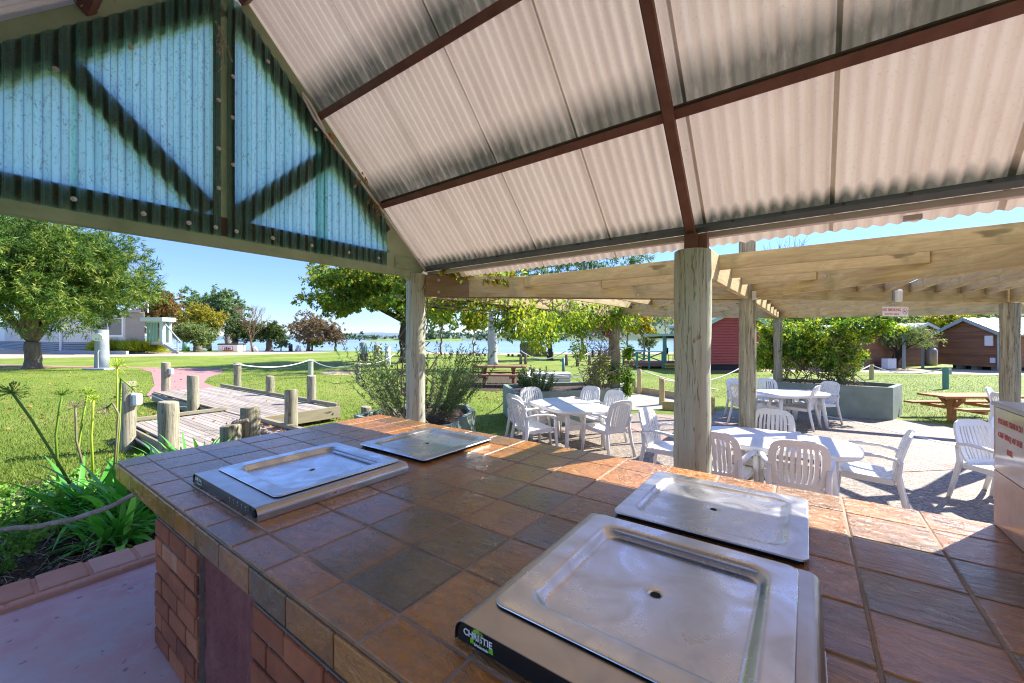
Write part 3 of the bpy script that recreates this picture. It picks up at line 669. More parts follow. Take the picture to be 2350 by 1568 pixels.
def cabinet_bbq(u0, u1, v0, v1, label, dark):
    cx, cy = (u0+u1)/2, (v0+v1)/2; w, h, z = u1-u0, v1-v0, .058
    q = thing('barbecue_hotplate', (cx, cy, BT), label, 'barbecue', 'cabinet hotplates on the bench')
    r = .032; prof = [(-w/2, .003)]+[(-w/2+r-r*math.cos(a), z-r+r*math.sin(a)) for a in [R(10*k) for k in range(10)]]+[(w/2-r+r*math.sin(a), z-r+r*math.cos(a)) for a in [R(10*k) for k in range(10)]]+[(w/2, .003)]
    n = len(prof); b = MB(); hw = 10; IN = .085
    def shell(pr, y0, y1):
        m_ = len(pr); b.add([(x, y0, zz) for x, zz in pr]+[(x, y1, zz) for x, zz in pr], [(k, m_+k, m_+k+1, k+1) for k in range(m_-1)])
    left = prof[:11]+[(-w/2+IN, z), (-w/2+IN, z-.04)]; right = [(w/2-IN, z-.04), (w/2-IN, z)]+prof[11:]
    shell(left, -h/2, h/2); shell(right, -h/2, h/2)
    mid = [(-w/2+IN, z), (w/2-IN, z)]; shell(mid, -h/2, -h/2+.15); shell(mid, h/2-.10, h/2)
    b.build('housing', M['inoxside'], q, solid=.0025)
    for sgn, nm in ((-1, 'control_panel'), (1, 'back_panel')):
        b = MB(); pr = [(x*.984, zz-.0035) for x, zz in prof]; y = sgn*(h/2-.006)
        b.add([(x, y, max(zz, .002)) for x, zz in pr]+[(x, y-.004*sgn, max(zz, .002)) for x, zz in pr], [tuple(range(n)), tuple(range(2*n-1, n-1, -1))]+[(k, n+k, n+(k+1) % n, (k+1) % n) for k in range(n)])
        pnl = b.build(nm, M['black'] if dark else M['greypanel'], q)
        if sgn < 0: panel = pnl
    tray('hotplate', q, w-.10, h-.105, -.005, .045, z+.010)
    fy = -h/2+.0045; RX = Matrix.Rotation(R(90), 4, 'X')
    def lab(x0, txt, sz, zz, mat, nm): return text_mesh(txt, sz, mat, nm, panel, Matrix.Translation((x0, fy-.0014, zz)) @ RX, .0004)
    x0 = -w/2+.076
    g = MB(); g.box((x0+.012, fy, .0185), (.075, .001, .013)); g.build('label_band', M['lime'], panel)
    g = MB(); k = 9; g.add([(x0+.018*math.cos(R(180*i/k))+.0, fy+.0005, .042+.011*math.sin(R(180*i/k))) for i in range(k+1)], [tuple(range(k, -1, -1))]); g.build('label_leaf', M['lime'], panel)
    lab(x0, 'CHRISTIE', .0235, .0335, M['whiteprint'], 'label_name'); lab(x0+.012, 'PARKSAFE', .011, .0205, M['black'], 'label_line'); lab(x0+.012, 'BARBECUES', .0085, .0145, M['whiteprint'], 'label_line')
    kn = MB(); kn.tube([(w/2-.035, fy+.004, .030), (w/2-.035, fy-.008, .030)], .018, 16); kn.build('control_button', M['hole'], panel, bevel=.003)
    g = MB()
    for i in range(6):
        for zz in (.034, .020): g.box((w/2-.09-.045*i, fy, zz), (.012 if i % 2 else .006, .001, .004 if zz < .03 else .008))
    g.build('panel_symbol', M['whiteprint'] if dark else M['badge'], panel)
    bd = MB(); bd.box((w/2+.0015, -.02, .022), (.003, .17, .024)); bo = bd.build('badge', M['badge'], q, bevel=.001)
    g = MB(); g.beam((w/2+.0035, -.03, .019), (w/2+.0035, .02, .019), .001, .0025); g.beam((w/2+.0035, .02, .019), (w/2+.0035, .04, .027), .001, .0025); g.box((w/2+.0035, -.055, .023), (.001, .018, .006)); g.build('badge_mark', M['redprint'], bo)
    g = MB()
    for yy, zz in ((-.092, .022), (.052, .022)): g.tube([(w/2+.002, yy, zz), (w/2+.006, yy, zz)], .006, 8)
    g.build('rivet', M['screw'], bo)
    g = MB()
    for yy in (-h/2+.035, h/2-.035): g.tube([(w/2-.001, yy, .016), (w/2+.004, yy, .016)], .0065, 8)
    g.build('side_screw', M['screw'], q)
    return q
cabinet_bbq(.421, 1.236, .287, 1.107, 'left stainless barbecue hotplate in a brushed cabinet with a red marked badge', False)
cabinet_bbq(2.402, 3.192, .298, 1.110, 'near stainless barbecue hotplate in a cabinet with black printed front panel', True)
for (u0, u1, v0, v1, lb) in ((.485, 1.195, 1.265, 1.965, 'flush stainless barbecue plate behind the left cabinet near the green log post'), (2.452, 3.165, 1.250, 1.930, 'flush stainless barbecue plate behind the near black fronted cabinet')):
    q = thing('barbecue_plate', ((u0+u1)/2, (v0+v1)/2, BT), lb, 'barbecue', 'flush hotplates on the bench')
    tray('hotplate', q, u1-u0, v1-v0, 0, 0, .0265, dp=.016, lip=.007, hd=.001)
    b = MB(); w_, h_ = u1-u0-.05, v1-v0-.05
    for sx in (-1, 1): b.box((sx*w_/2, 0, .009), (.02, h_, .016)); b.box((0, sx*h_/2, .009), (w_, .02, .0155))
    b.build('seal', M['hole'], q)  # black ring added as the dark shadow line under the plate rim

# =================================================================== upright tiled wall and its notice
WU = 13.86*T_
wall = thing('tiled_wall', (WU+.6, 1.8, BT), 'polished pinkish tiled upstand wall on the bench end with grey cap', 'wall')
b = MB()
for j, (y0, y1) in enumerate(((.55, .95), (.95, 1.35), (1.35, 1.735), (1.735, 2.153))):
    for z0, z1 in ((BT+.001, 1.31), (1.31, 1.583)):
        b.tone = random.random(); b.box2((WU, y0+.0015, z0+.001), (WU+.012, y1-.0015, z1-.001))
for i in range(4):
    x0 = WU+.013+i*.4; b.box2((x0, 2.141, BT-.03), (x0+.397, 2.153, 1.583))
b.build('wall_tile', M['tilewall'], bevel=.0015, parent=wall, world=True)
b = MB(); b.box2((WU+.004, .55, BT+.0005), (WU+1.6, 2.149, 1.582)); b.build('wall_core', M['grout'], parent=wall, world=True)
b = MB(); b.box2((WU-.006, .52, 1.584), (WU+1.62, 2.160, 1.602)); b.build('cap_slab', M['slab'], bevel=.003, parent=wall, world=True)
note = thing('notice_sign', (WU-.003, 1.965, 1.45), 'laminated glossy notice with faded red capitals on the tiled wall', 'sign')
b = MB(); b.box((0, -.05, 0), (.003, .40, .262)); b.build('sheet', M['laminate'], note, bevel=.001)
mx = Matrix(((0, 0, -1, 0), (-1, 0, 0, 0), (0, 1, 0, 0), (0, 0, 0, 1)))
for z, s in ((.078, 'PLEASE SWITCH'), (.022, 'OFF BBQ AFTER'), (-.034, 'USE')):
    text_mesh(s, .0325, M['fadedred'], 'notice_text', note, Matrix.Translation((-.0024, 0, z)) @ mx, .0)
# =================================================================== pergola
Mp = {'L0': (-.841, 2.946), 'R0': (2.43, 2.946), 'M1': (2.52, 5.82), 'C0': (5.87, 2.95), 'V1': (-.50, 8.75), 'V2': (2.57, 12.25), 'V3': (5.62, 8.75), 'X': (7.4, 12.95)}
perg = thing('pergola', (2.52, 5.82, 0), 'treated pine pergola on log posts over the outdoor dining area', 'pergola')
ZB, ZT = 2.405, 2.675
def P3(k, z): return Vector((*Mp[k], z)) if isinstance(k, str) else Vector((k[0], k[1], z))
def pbeam(a, b, w=.07, h=.265, mat='pine', name='beam', trim=(.0, .0), zc=None):
    p, q = P3(a, zc or (ZB+ZT)/2), P3(b, zc or (ZB+ZT)/2); d = (q-p).normalized(); return beam_obj(name, p+d*trim[0], q-d*trim[1], w, h, M[mat], perg, .005)
def ppost(k, z1, r):
    b = MB(); b.tone = random.random(); u, v = Mp[k]
    b.lathe([(r*(1+.03*math.sin(i*1.9+u)), z1*i/8) for i in range(9)], 18, (u-perg.location.x, v-perg.location.y, 0))
    return b.build('post', M['pinegrey'], perg, smooth=True, bevel=.006)
ppost('M1', 3.45, .105); ppost('V1', 2.42, .11); ppost('V2', 2.42, .105); ppost('V3', 2.40, .105)
pbeam('L0', 'M1', trim=(.13, .02)); pbeam('M1', 'C0', trim=(.06, .1)); pbeam('R0', 'M1', trim=(.16, .10), w=.06)
pbeam('M1', 'V1', trim=(.1, -.15)); pbeam('M1', 'V3', trim=(.1, .0)); pbeam('M1', 'V2', trim=(.1, 0))
pbeam('L0', 'V1', trim=(.2, -.1)); pbeam('V1', 'V2', trim=(.02, .0)); pbeam('V2', 'V3', trim=(.1, .1)); pbeam('V3', 'C0', trim=(.1, .1)); pbeam('V2', 'X', trim=(-.3, 0)); pbeam('V3', 'X', trim=(.1, .1)); pbeam('V3', (8.6, 8.9), trim=(.1, 0))
o = beam_obj('beam_end', (-.745, 3.025, 2.542), (-.33, 3.385, 2.542), .0765, .271, M['beamdark'], perg, .004)
for z in (2.46, 2.61):
    b = MB(); p = Vector((-.62, 3.135, z)); n = Vector((.66, -.752, 0)); b.tube([p+n*.03, p+n*.055], .02, 8); b.tube([p+n*.05, p+n*.075], .01, 6); b.build('bolt', M['screw'], perg, world=True)
for k, s in (('C0', .25), ('C0', .6), ('V3', .2), ('V3', .5), ('L0', .35), ('L0', .15)):
    a, c = P3('M1', 2.5), P3(k, 2.5); d = (c-a).normalized(); n = Vector((d.y, -d.x, 0)); n = n if n.dot(CAMP-a) > 0 else -n
    p = a+(c-a)*s+Vector((0, 0, random.choice((-.05, .05)))); b = MB(); b.tube([p+n*.034, p+n*.046], .016, 7); b.build('bolt', M['screw'], perg, world=True)
# rafters parallel to the eave in the front bay
A0, A1, C0, B0 = Vector((-.841, 2.946)), Vector((2.52, 5.82)), Vector((5.87, 2.95)), None
def xA(v): return A0.x+(v-A0.y)/(A1.y-A0.y)*(A1.x-A0.x)
def xC(v): return A1.x+(A1.y-v)/(A1.y-C0.y)*(C0.x-A1.x)
for v in (3.82, 4.48, 5.14):
    xb = 2.43+(v-2.946)/(2.874)*.09
    beam_obj('rafter', (xA(v)+.06, v, 2.6), (xb-.03, v, 2.6), .045, .14, M['pine'], perg, .003)
    beam_obj('rafter', (xb+.03, v, 2.6), (xC(v)-.06, v, 2.6), .045, .14, M['pine'], perg, .003)
# rafters of the other bays, parallel to their outer beam
def bay(h, a, c, n, skip=()):
    h, a, c = [Vector(Mp[k]) for k in (h, a, c)]
    for i in range(1, n+1):
        if i in skip: continue
        s = i/(n+1.0); p, q = h+(a-h)*s, h+(c-h)*s; d = (q-p).normalized(); beam_obj('rafter', (*(p+d*.05), 2.6), (*(q-d*.05), 2.6), .045, .14, M['pine'], perg, .003)
bay('M1', 'L0', 'V1', 4); bay('M1', 'V1', 'V2', 4); bay('M1', 'V2', 'V3', 6); bay('M1', 'V3', 'C0', 9)
b = MB(); b.box((2.62, 5.70, 2.44), (.07, .05, .12)); b.box((2.44, 5.74, 2.50), (.05, .02, .18)); b.build('joist_hanger', M['screw'], perg, world=True, bevel=.002)
b = MB(); b.tube([P3('L0', 2.398)+Vector((.2, .17, 0)), P3('M1', 2.396)], .008, 6)
b.build('cable', M['twig'], perg, world=True)

# lamp and hanging sign on the beam from the hub post to the right rear post
d = (Vector(Mp['V3'])-Vector(Mp['M1'])).normalized(); nrm = Vector((d.y, -d.x, 0)); ang = math.atan2(d.y, d.x)
p = Vector(Mp['M1'])+d*2.26
lamp = thing('wall_lamp', (p.x+nrm.x*.037, p.y+nrm.y*.037, 2.475), 'small white bulkhead lamp on the pergola beam above the sign', 'lamp', rz=ang)
b = MB(); b.box((0, -.012, 0), (.10, .024, .17)); b.build('backplate', M['greyplastic'], lamp, bevel=.004)
b = MB(); b.box((0, -.045, 0), (.075, .05, .165)); b.build('diffuser', M['lightshell'], lamp, bevel=.012)
p = Vector(Mp['M1'])+d*2.28
sign = thing('hanging_sign', (p.x+nrm.x*.02, p.y+nrm.y*.02, 2.258), 'white hanging sign with red no smoking words and symbol', 'sign', rz=ang)
b = MB(); b.box((0, 0, 0), (.42, .004, .138)); b.build('board', M['signwhite'], sign, bevel=.001)
for x in (-.12, .12):
    b = MB(); pts = [(x+.008*math.cos(a), 0, .078+.012*math.sin(a)) for a in [R(30*k) for k in range(12)]]; b.tube(pts, .0016, 5)
    b.tube([(x, 0, .088), (x, 0, .15)], .0016, 5); b.build('hook', M['screw'], sign)
RX = Matrix.Rotation(R(90), 4, 'X')
text_mesh('NO SMOKING', .058, M['redprint'], 'sign_text', sign, Matrix.Translation((-.062, -.0028, .022)) @ RX @ Matrix.Scale(.82, 4, (1, 0, 0)), .0008)
text_mesh('IN FOOD AREA', .037, M['redprint'], 'sign_text', sign, Matrix.Translation((-.062, -.0028, -.038)) @ RX @ Matrix.Scale(.92, 4, (1, 0, 0)), .0004)
b = MB(); n = 28; c = Vector((.155, -.0028, .004)); V = []
for k in range(n):
    a = 2*math.pi*k/n
    for r in (.041, .034): V.append((c.x+r*math.cos(a), c.y, c.z+r*math.sin(a)))
b.add(V, [(2*k, 2*k+1, (2*k+3) % (2*n), (2*k+2) % (2*n)) for k in range(n)]); b.beam(c+Vector((-.025, -.0004, .025)), c+Vector((.025, -.0004, -.025)), .0006, .007); b.build('ban_symbol', M['redprint'], sign)
b = MB(); b.box((c.x-.004, c.y-.0002, c.z-.004), (.042, .0006, .008)); b.box((c.x+.02, c.y-.0002, c.z+.012), (.004, .0006, .018)); b.build('cigarette_symbol', M['dark'], sign)

# =================================================================== patio
pat = [(-.95, 3.2), (-1.60, 5.3), (-1.45, 6.6), (-.5, 8.2), (-.28, 9.57), (.5, 9.85), (1.6, 11.5), (3.0, 12.35), (5.0, 12.35), (5.75, 11.9), (7.4, 11.7), (11, 11), (11, 3.2)]
b = MB(); b.sheet(pat, .004); tag(b.build('patio', M['pebble']), kind='structure')
def strip(name, p, q, w, mat, z=.008, brick=0):
    p, q = Vector((*p, z)), Vector((*q, z)); d = (q-p); L_ = d.length; d.normalize(); n = Vector((-d.y, d.x, 0)); b = MB()
    if brick:
        k = int(L_/brick)
        for i in range(k):
            b.tone = random.random(); b.beam(p+d*(i*brick+.006), p+d*((i+1)*brick-.006), w, .008)
    else: b.beam(p, q, w, .004)
    return tag(b.build(name, mat), kind='structure')
strip('brick_strip', (2.7, 6.02), (5.5, 8.62), .24, M['paver'], brick=.115)
strip('brick_strip', (2.35, 5.98), (-.35, 8.45), .24, M['paver'], brick=.115)
strip('brick_strip', (2.3, 5.65), (-.7, 3.3), .24, M['paver'], brick=.115)
strip('brick_strip', (-.1, 9.55), (2.9, 9.1), .24, M['paver'], brick=.115)
strip('concrete_strip', (3.3, 12.1), (4.05, 11.4), .13, M['whiteconc']); strip('concrete_strip', (4.05, 11.4), (6.5, 8.2), .12, M['whiteconc'])

# =================================================================== resin chairs and tables
def sup(t, n): return (1-abs(t)**n)**(1/n)
def make_chair():
    q = thing('garden_chair', (0, 0, 0), 'white resin armchair', 'chair')
    # back: superellipse panel with vertical slots, leaning and wrapped
    brk = [-1, -.93, -.84, -.72, -.64, -.50, -.43, -.345, -.275, -.135, -.07, .07, .135, .275, .345, .43, .50, .64, .72, .84, .93, 1]
    slots = {3, 5, 7, 9, 11-0, 13, 15, 17}
    ts = [-1, -.985, -.95, -.88, -.78, -.70, -.4, 0, .4, .70, .78, .88, .95, .985, 1]
    V = []; idx = {}; F = []
    for j, t in enumerate(ts):
        w = .248*sup(min(.999, abs(t)), 3.6 if t > 0 else 3.0)
        for i, s in enumerate(brk):
            x = s*w; zz = .655+.255*t
            y = -.215-(zz-.42)*.27+.55*x*x-.02*math.exp(-((abs(s)-.8)/.12)**2)*0
            V.append((x, y, zz)); idx[i, j] = len(V)-1
    for j in range(len(ts)-1):
        for i in range(len(brk)-1):
            if 5 <= j <= 8 and i in {3, 5, 7, 9, 11, 13, 15, 17}: continue
            F.append((idx[i, j], idx[i+1, j], idx[i+1, j+1], idx[i, j+1]))
    b = MB(); b.add(V, F); b.build('backrest', M['resin'], q, solid=.022, bevel=.003)
    b = MB(); ring = []
    for k in range(48):                                   # raised rim round the slatted field
        a = 2*math.pi*k/48; cx_, sz_ = math.cos(a), math.sin(a)
        x = .192*math.copysign(abs(cx_)**.62, cx_); zz = .655+.205*math.copysign(abs(sz_)**.62, sz_)
        ring.append((x, -.215-(zz-.42)*.27+.55*x*x-.009, zz))
    b.tube(ring+[ring[0]], .006, 6, cap=False); b.build('backrest_rim', M['resin'], q, smooth=True)
    # seat with slots and an apron
    xs = [-1, -.96, -.82, -.62, -.56, -.34, -.28, -.03, .03, .28, .34, .56, .62, .82, .96, 1]; tt = [-1, -.97, -.86, -.72, -.3, .2, .55, .8, .95, 1]
    V = []; F = []; 
    for t in tt:
        w = .262*sup(min(.999, abs(t)), 4)*(1+.06*t)
        for s in xs: V.append((s*w, .02+.245*t, .435+.012*t-.014*(1-s*s)*(1-t*t)-(.03*max(0, t-.8)/.2 if t > .8 else 0)))
    n = len(xs)
    for j in range(len(tt)-1):
        for i in range(n-1):
            if 2 <= j <= 3 and i in (3, 5, 7, 9, 11): continue
            F.append((j*n+i, j*n+i+1, (j+1)*n+i+1, (j+1)*n+i))
    b = MB(); b.add(V, F); b.build('seat', M['resin'], q, solid=.022, bevel=.004)
    b = MB()
    for p0, p1 in (((-.235, -.2, .405), (-.255, .22, .41)), ((.235, -.2, .405), (.255, .22, .41)), ((-.25, .235, .41), (.25, .235, .41)), ((-.22, -.205, .405), (.22, -.205, .405))): b.beam(p0, p1, .022, .055)
    b.build('apron', M['resin'], q, bevel=.008)
    for s in (-1, 1):
        b = MB(); b.sweep([(s*.235, -.245, .60), (s*.262, -.22, .648), (s*.285, -.10, .672), (s*.297, .06, .668), (s*.293, .18, .652), (s*.284, .235, .628), (s*.278, .252, .58)],
                          [(.05, .03), (.052, .03), (.058, .032), (.06, .034), (.058, .036), (.056, .042), (.052, .046)], (1, 0, 0)); b.build('arm', M['resin'], q, smooth=True)
        b = MB(); b.sweep([(s*.278, .250, .60), (s*.276, .252, .42), (s*.286, .268, .2), (s*.296, .285, 0)], [(.052, .046), (.054, .046), (.048, .042), (.04, .036)], (1, 0, 0)); b.build('leg', M['resin'], q, smooth=True)
        b = MB(); b.sweep([(s*.238, -.250, .63), (s*.236, -.232, .45), (s*.250, -.275, .22), (s*.266, -.325, 0)], [(.042, .046), (.05, .05), (.046, .044), (.038, .036)], (1, 0, 0)); b.build('leg', M['resin'], q, smooth=True)
    return q
# (seat centre u, v, facing heading in degrees, label); heading 0 looks along +v
def hd(dx, dy): return math.degrees(math.atan2(-dx, dy))
T1, T2, T3 = Vector((-.25, 5.85)), Vector((2.86, 5.02)), Vector((2.85, 10.0))
chairs = [
 ((-1.28, 6.22), (1, -.55), 'white resin armchair at the far left end of the left table'),
 ((-.94, 5.15), (.35, 1), 'white resin armchair nearest the lawn at the left table'),
 ((-.60, 4.75), (.55, 1), 'white resin armchair closest to the tiled bench, seen in profile at the left table'),
 ((-.33, 7.09), (-.3, -1), 'white resin armchair beyond the left table, in front of the sage planter'),
 ((.31, 6.76), (-.45, -1), 'white resin armchair between the planter log post and the right end of the left table'),
 ((.88, 5.58), (-1, .45), 'white resin armchair turned away at the right end of the left table'),
 ((1.34, 5.13), (1, -.12), 'white resin armchair just left of the thick green log post, facing the middle table'),
 ((2.80, 6.05), (-.02, -1), 'white resin armchair behind the middle table, in front of the tall pine post'),
 ((2.38, 4.11), (.1, 1), 'white resin armchair half hidden behind the right side of the thick green log post'),
 ((3.11, 4.17), (-.12, 1), 'white resin armchair close against the bench edge, shaded back towards the viewer'),
 ((4.05, 5.31), (-1, .12), 'white resin armchair in profile at the right end of the middle table'),
 ((1.72, 10.6), (.8, -.6), 'white resin armchair farthest left at the rear table, beside the lawn'),
 ((1.93, 9.37), (.8, .75), 'white resin armchair half hidden by the hub post, near left side of the rear table'),
 ((2.36, 11.07), (.25, -1), 'white resin armchair behind the rear table, beside the vine covered post'),
 ((3.38, 9.88), (-1, .25), 'white resin armchair in profile on the near right of the rear table'),
 ((3.63, 11.07), (-.75, -.75), 'white resin armchair against the right planter wall at the rear table'),
 ((4.72, 6.59), (.62, -.8), 'white resin armchair standing alone on the patio, just left of the tiled wall'),
 ((5.14, 7.20), (.65, -.75), 'white resin armchair mostly hidden behind the tiled wall and the lone chair'),
 ((6.06, 11.52), (.95, -.4), 'white resin armchair in front of the orange picnic table, farther of the pair'),
 ((5.93, 10.39), (.9, .35), 'white resin armchair left of the right rear log post, nearer of the pair'),
]
proto = make_chair()
for i, (p, f, lb) in enumerate(chairs):
    f = Vector(f).normalized(); o = proto if i == 0 else clone(proto)
    seat = Vector(p)+f*.345                # p is where the top of the back stands
    o.location = (seat.x, seat.y, .006); o.rotation_euler = (0, 0, math.atan2(-f.x, f.y)); o['label'] = lb; o['group'] = 'white resin chairs on the patio'
def make_table():
    q = thing('garden_table', (0, 0, 0), 'white resin table', 'table')
    out = [];
    for k in range(64):
        a = 2*math.pi*k/64; c_, s_ = math.cos(a), math.sin(a); out.append((.78*math.copysign(abs(c_)**.62, c_), .52*math.copysign(abs(s_)**.72, s_)))
    b = MB(); n = len(out); V = []
    for sc, z in ((.965, .66), (.985, .662), (1, .675), (1, .708), (.992, .717), (.975, .72), (.90, .719), (.5, .719), (.03, .718), (.024, .70)): V += [(x*sc, y*sc, z) for x, y in out]
    m = len(V)//n; b.add(V, [(a*n+k, a*n+(k+1) % n, (a+1)*n+(k+1) % n, (a+1)*n+k) for a in range(m-1) for k in range(n)]); b.build('tabletop', M['resin'], q, smooth=True, bevel=0)
    for sx in (-1, 1):
        for sy in (-1, 1):
            b = MB(); b.sweep([(sx*.50, sy*.33, .70), (sx*.51, sy*.34, .5), (sx*.54, sy*.37, .25), (sx*.565, sy*.40, 0)], [(.085, .06), (.08, .055), (.07, .05), (.055, .045)], (1, 0, 0)); b.build('leg', M['resin'], q, smooth=True)
    b = MB(); b.beam((-.51, 0, .42), (.51, 0, .42), .05, .09)
    for sx in (-1, 1): b.beam((sx*.51, -.35, .42), (sx*.51, .35, .42), .05, .09)
    b.build('stretcher', M['resin'], q, bevel=.012)
    for sx in (-1, 1): b = MB(); b.beam((sx*.30, 0, .68), (sx*.52, 0, .44), .04, .05); b.build('brace', M['resin'], q, bevel=.01)
    return q
tab = make_table()
for i, (p, a, lb) in enumerate(((T1, -27, 'white oval resin table nearest the lawn, striped by beam shadows'), (T2, 0, 'white oval resin table right behind the thick green log post'), (T3, 47, 'white oval resin table at the rear, in front of the right sage planter'), (Vector((7.2, 11.0)), 20, 'white resin table mostly hidden behind the right rear log post'))):
    o = tab if i == 0 else clone(tab); o.location = (p.x, p.y, .006); o.rotation_euler = (0, 0, R(a)); o['label'] = lb; o['group'] = 'white resin tables on the patio'
# =================================================================== foliage tools
def unit(n):
    v = rng.normal(size=(n, 3)); return v/np.linalg.norm(v, axis=1, keepdims=True)
def leaf_geo(C, Dr, L_, W_, tone):
    """diamond leaves: C (n,3) base points, Dr (n,3) directions, L_/W_ (n,) sizes"""
    n = len(C); a = rng.normal(size=(n, 3)); s = np.cross(Dr, a); s /= np.linalg.norm(s, axis=1, keepdims=True)+1e-9
    mid = C+Dr*(L_*.45)[:, None]; w = s*(W_*.5)[:, None]; bend = np.cross(s, Dr)*(L_*.12)[:, None]
    V = np.stack([C, mid+w+bend, C+Dr*L_[:, None], mid-w+bend], 1).reshape(-1, 3)
    F = np.arange(4*n).reshape(n, 4); T = np.repeat(tone, 4); return V, F, T
def blob_leaves(blobs, density, size, aspect=.4, droop=.2, shell=.55, tvar=.22, jit=.35, outward=.6, size_var=.4, tbase=.45, sunny=0.0):
    """blobs: (x,y,z,rx,ry,rz). leaves gather in small tufts through each blob's outer volume"""
    Vs, Fs, Ts = [], [], []; off = 0
    for (x, y, z, rx, ry, rz) in blobs:
        n = int(density); k = max(6, n//14)
        d = unit(k); rad = shell+(1-shell)*rng.random(k)**.6
        rad *= 1+.10*np.sin(d[:, 0]*7+x)+.10*np.sin(d[:, 2]*9+y)
        tc = d*rad[:, None]*np.array([rx, ry, rz])+np.array([x, y, z]); tt = tbase+rng.normal(0, tvar, k)*.8 + rng.normal(0, .07)
        pick = rng.integers(0, k, n); r_ = (rx+ry+rz)/3
        C = tc[pick]+rng.normal(0, 1, (n, 3))*r_*jit*.22
        Dr = d[pick]*outward+unit(n)*(1.1-outward*.5)+np.array([0, 0, -droop]); Dr /= np.linalg.norm(Dr, axis=1, keepdims=True)
        L_ = size*(1+size_var*(rng.random(n)-.5)*2); T = np.clip(tt[pick]+rng.normal(0, tvar*.6, n), 0, 1)
        V, F, TT = leaf_geo(C, Dr, L_, L_*aspect, T); Vs.append(V); Fs.append(F+off); Ts.append(TT); off += len(V)
    return np.concatenate(Vs), np.concatenate(Fs), np.concatenate(Ts)
def limb(p0, p1, r0, r1, wob=.08, n=6, sag=0):
    p0, p1 = Vector(p0), Vector(p1); L_ = (p1-p0).length; pts = []; rs = []
    for i in range(n+1):
        s = i/n; e = math.sin(math.pi*s); pts.append(p0.lerp(p1, s)+Vector((random.gauss(0, 1), random.gauss(0, 1), random.gauss(0, .6)))*L_*wob*e*.5+Vector((0, 0, sag*e))); rs.append(r0+(r1-r0)*s)
    return pts, rs
def make_tree(name, base, label, trunk, blobs, leafkey, dens, size, bark='bark', aspect=.4, droop=.2, group=None, cat='tree', fork=None, limbs=7, twist=0, **kw):
    """trunk: (height of first fork, base radius, fork radius); blobs in metres relative to the base"""
    base = Vector(base); q = thing(name, base, label, cat, group)
    H, r0, r1 = trunk; b = MB(); tops = []
    top = Vector((fork[0], fork[1], H)) if fork else Vector((0, 0, H))
    pts, rs = limb((0, 0, -.05), top, r0, r1, .05, 8); rs[0] *= 1.35; rs[1] *= 1.08; b.tube(pts, rs, 12)
    idx = sorted(range(len(blobs)), key=lambda i: -blobs[i][3])[:limbs]
    for i in idx:
        x, y, z, rx, ry, rz = blobs[i]; e = Vector((x*.85, y*.85, z))
        if e.z < H*.9: e.z = max(e.z, H*.9)
        pts, rs = limb(top, e, r1*.62, r1*.14, .10, 6, sag=.08*(e-top).length); b.tube(pts, rs, 7)
        for k in range(3):
            s = pts[random.randint(3, 5)]; f = Vector((x, y, z))+Vector((random.uniform(-.8, .8)*rx, random.uniform(-.8, .8)*ry, random.uniform(-.3, .8)*rz))
            p2, r2 = limb(s, f, r1*.22, r1*.05, .14, 4); b.tube(p2, r2, 5)
    b.build('trunk', M[bark], q, smooth=True)
    V, F, T = blob_leaves(blobs, dens, size, aspect, droop, **kw); mesh_np('crown', V, F, T, L[leafkey], q); return q
def crown_blobs(cx, cy, cz, rx, ry, rz, n, r, seed=0, flat=.8, hollow=.35):
    rr = np.random.default_rng(seed); out = []
    while len(out) < n:
        d = rr.normal(size=3); d /= np.linalg.norm(d); k = hollow+(1-hollow)*rr.random()
        if d[2] < -.75: continue
        s = r*(.7+.6*rr.random()); out.append((cx+d[0]*rx*k, cy+d[1]*ry*k, cz+d[2]*rz*k, s, s, s*flat))
    return out

# =================================================================== boardwalk
deck = thing('boardwalk', (-6.8, 2.9, 0), 'grey weathered timber boardwalk with kerb rails leading to the pink path', 'boardwalk')
WD = dict(parent=deck, world=True); DZ = .31
segs = [((-6.95, 1.42), (-1.0, 2.88)), ((-12.3, 2.94), (-5.5, 4.62))]
for (x0, y0), (x1, y1) in segs:
    y = y0; k = 0
    while y < y1-.03:
        w = .092; L_ = x1-x0; c = x0+L_*random.uniform(.3, .7)
        for a, e in ((x0, c-.002), (c+.002, x1)):
            if e-a < .1: continue
            beam_obj('deck_board', (a+random.uniform(-.015, .015), y+w/2, DZ-.016+random.uniform(-.0015, .0015)), (e, y+w/2, DZ-.016), w-.007, .03, M['deck'], deck, .003)
        y += w
def fascia(p, q, z0, z1, w=.05, nm='fascia'): return beam_obj(nm, (p[0], p[1], (z0+z1)/2), (q[0], q[1], (z0+z1)/2), w, z1-z0, M['deckend'], deck, .006)
fascia((-6.98, 1.40), (-6.98, 2.9), .09, .30); fascia((-7.0, 1.38), (-1.0, 1.38), .08, .275); fascia((-7.0, 2.92), (-1.0, 2.92), .08, .28)
fascia((-5.47, 2.94), (-5.47, 4.68), .08, .335); fascia((-12.3, 4.66), (-5.5, 4.66), .06, .28); fascia((-12.3, 2.90), (-7.05, 2.90), .06, .28)
fascia((-12.3, 4.63), (-5.46, 4.63), .32, .40, .09, 'kerb_rail'); fascia((-7.05, 1.45), (-7.05, 2.98), .32, .385, .08, 'kerb_rail'); fascia((-5.3, 2.90), (-3.6, 2.90), .32, .39, .09, 'kerb_rail'); fascia((-12.3, 2.93), (-7.1, 2.93), .30, .33, .05, 'kerb_rail')
for x in (-11.5, -9.5, -7.3, -5.8):
    for y in (3.1, 4.5):
        b = MB(); b.cyl((x, y, -.05), (x, y, .27), .06); b.build('stump', M['deckend'], **WD)
b = MB(); b.tube([(-5.435, 4.52, .2), (-5.425, 4.52, .2)], .02, 8); b.build('bolt', M['screw'], **WD)

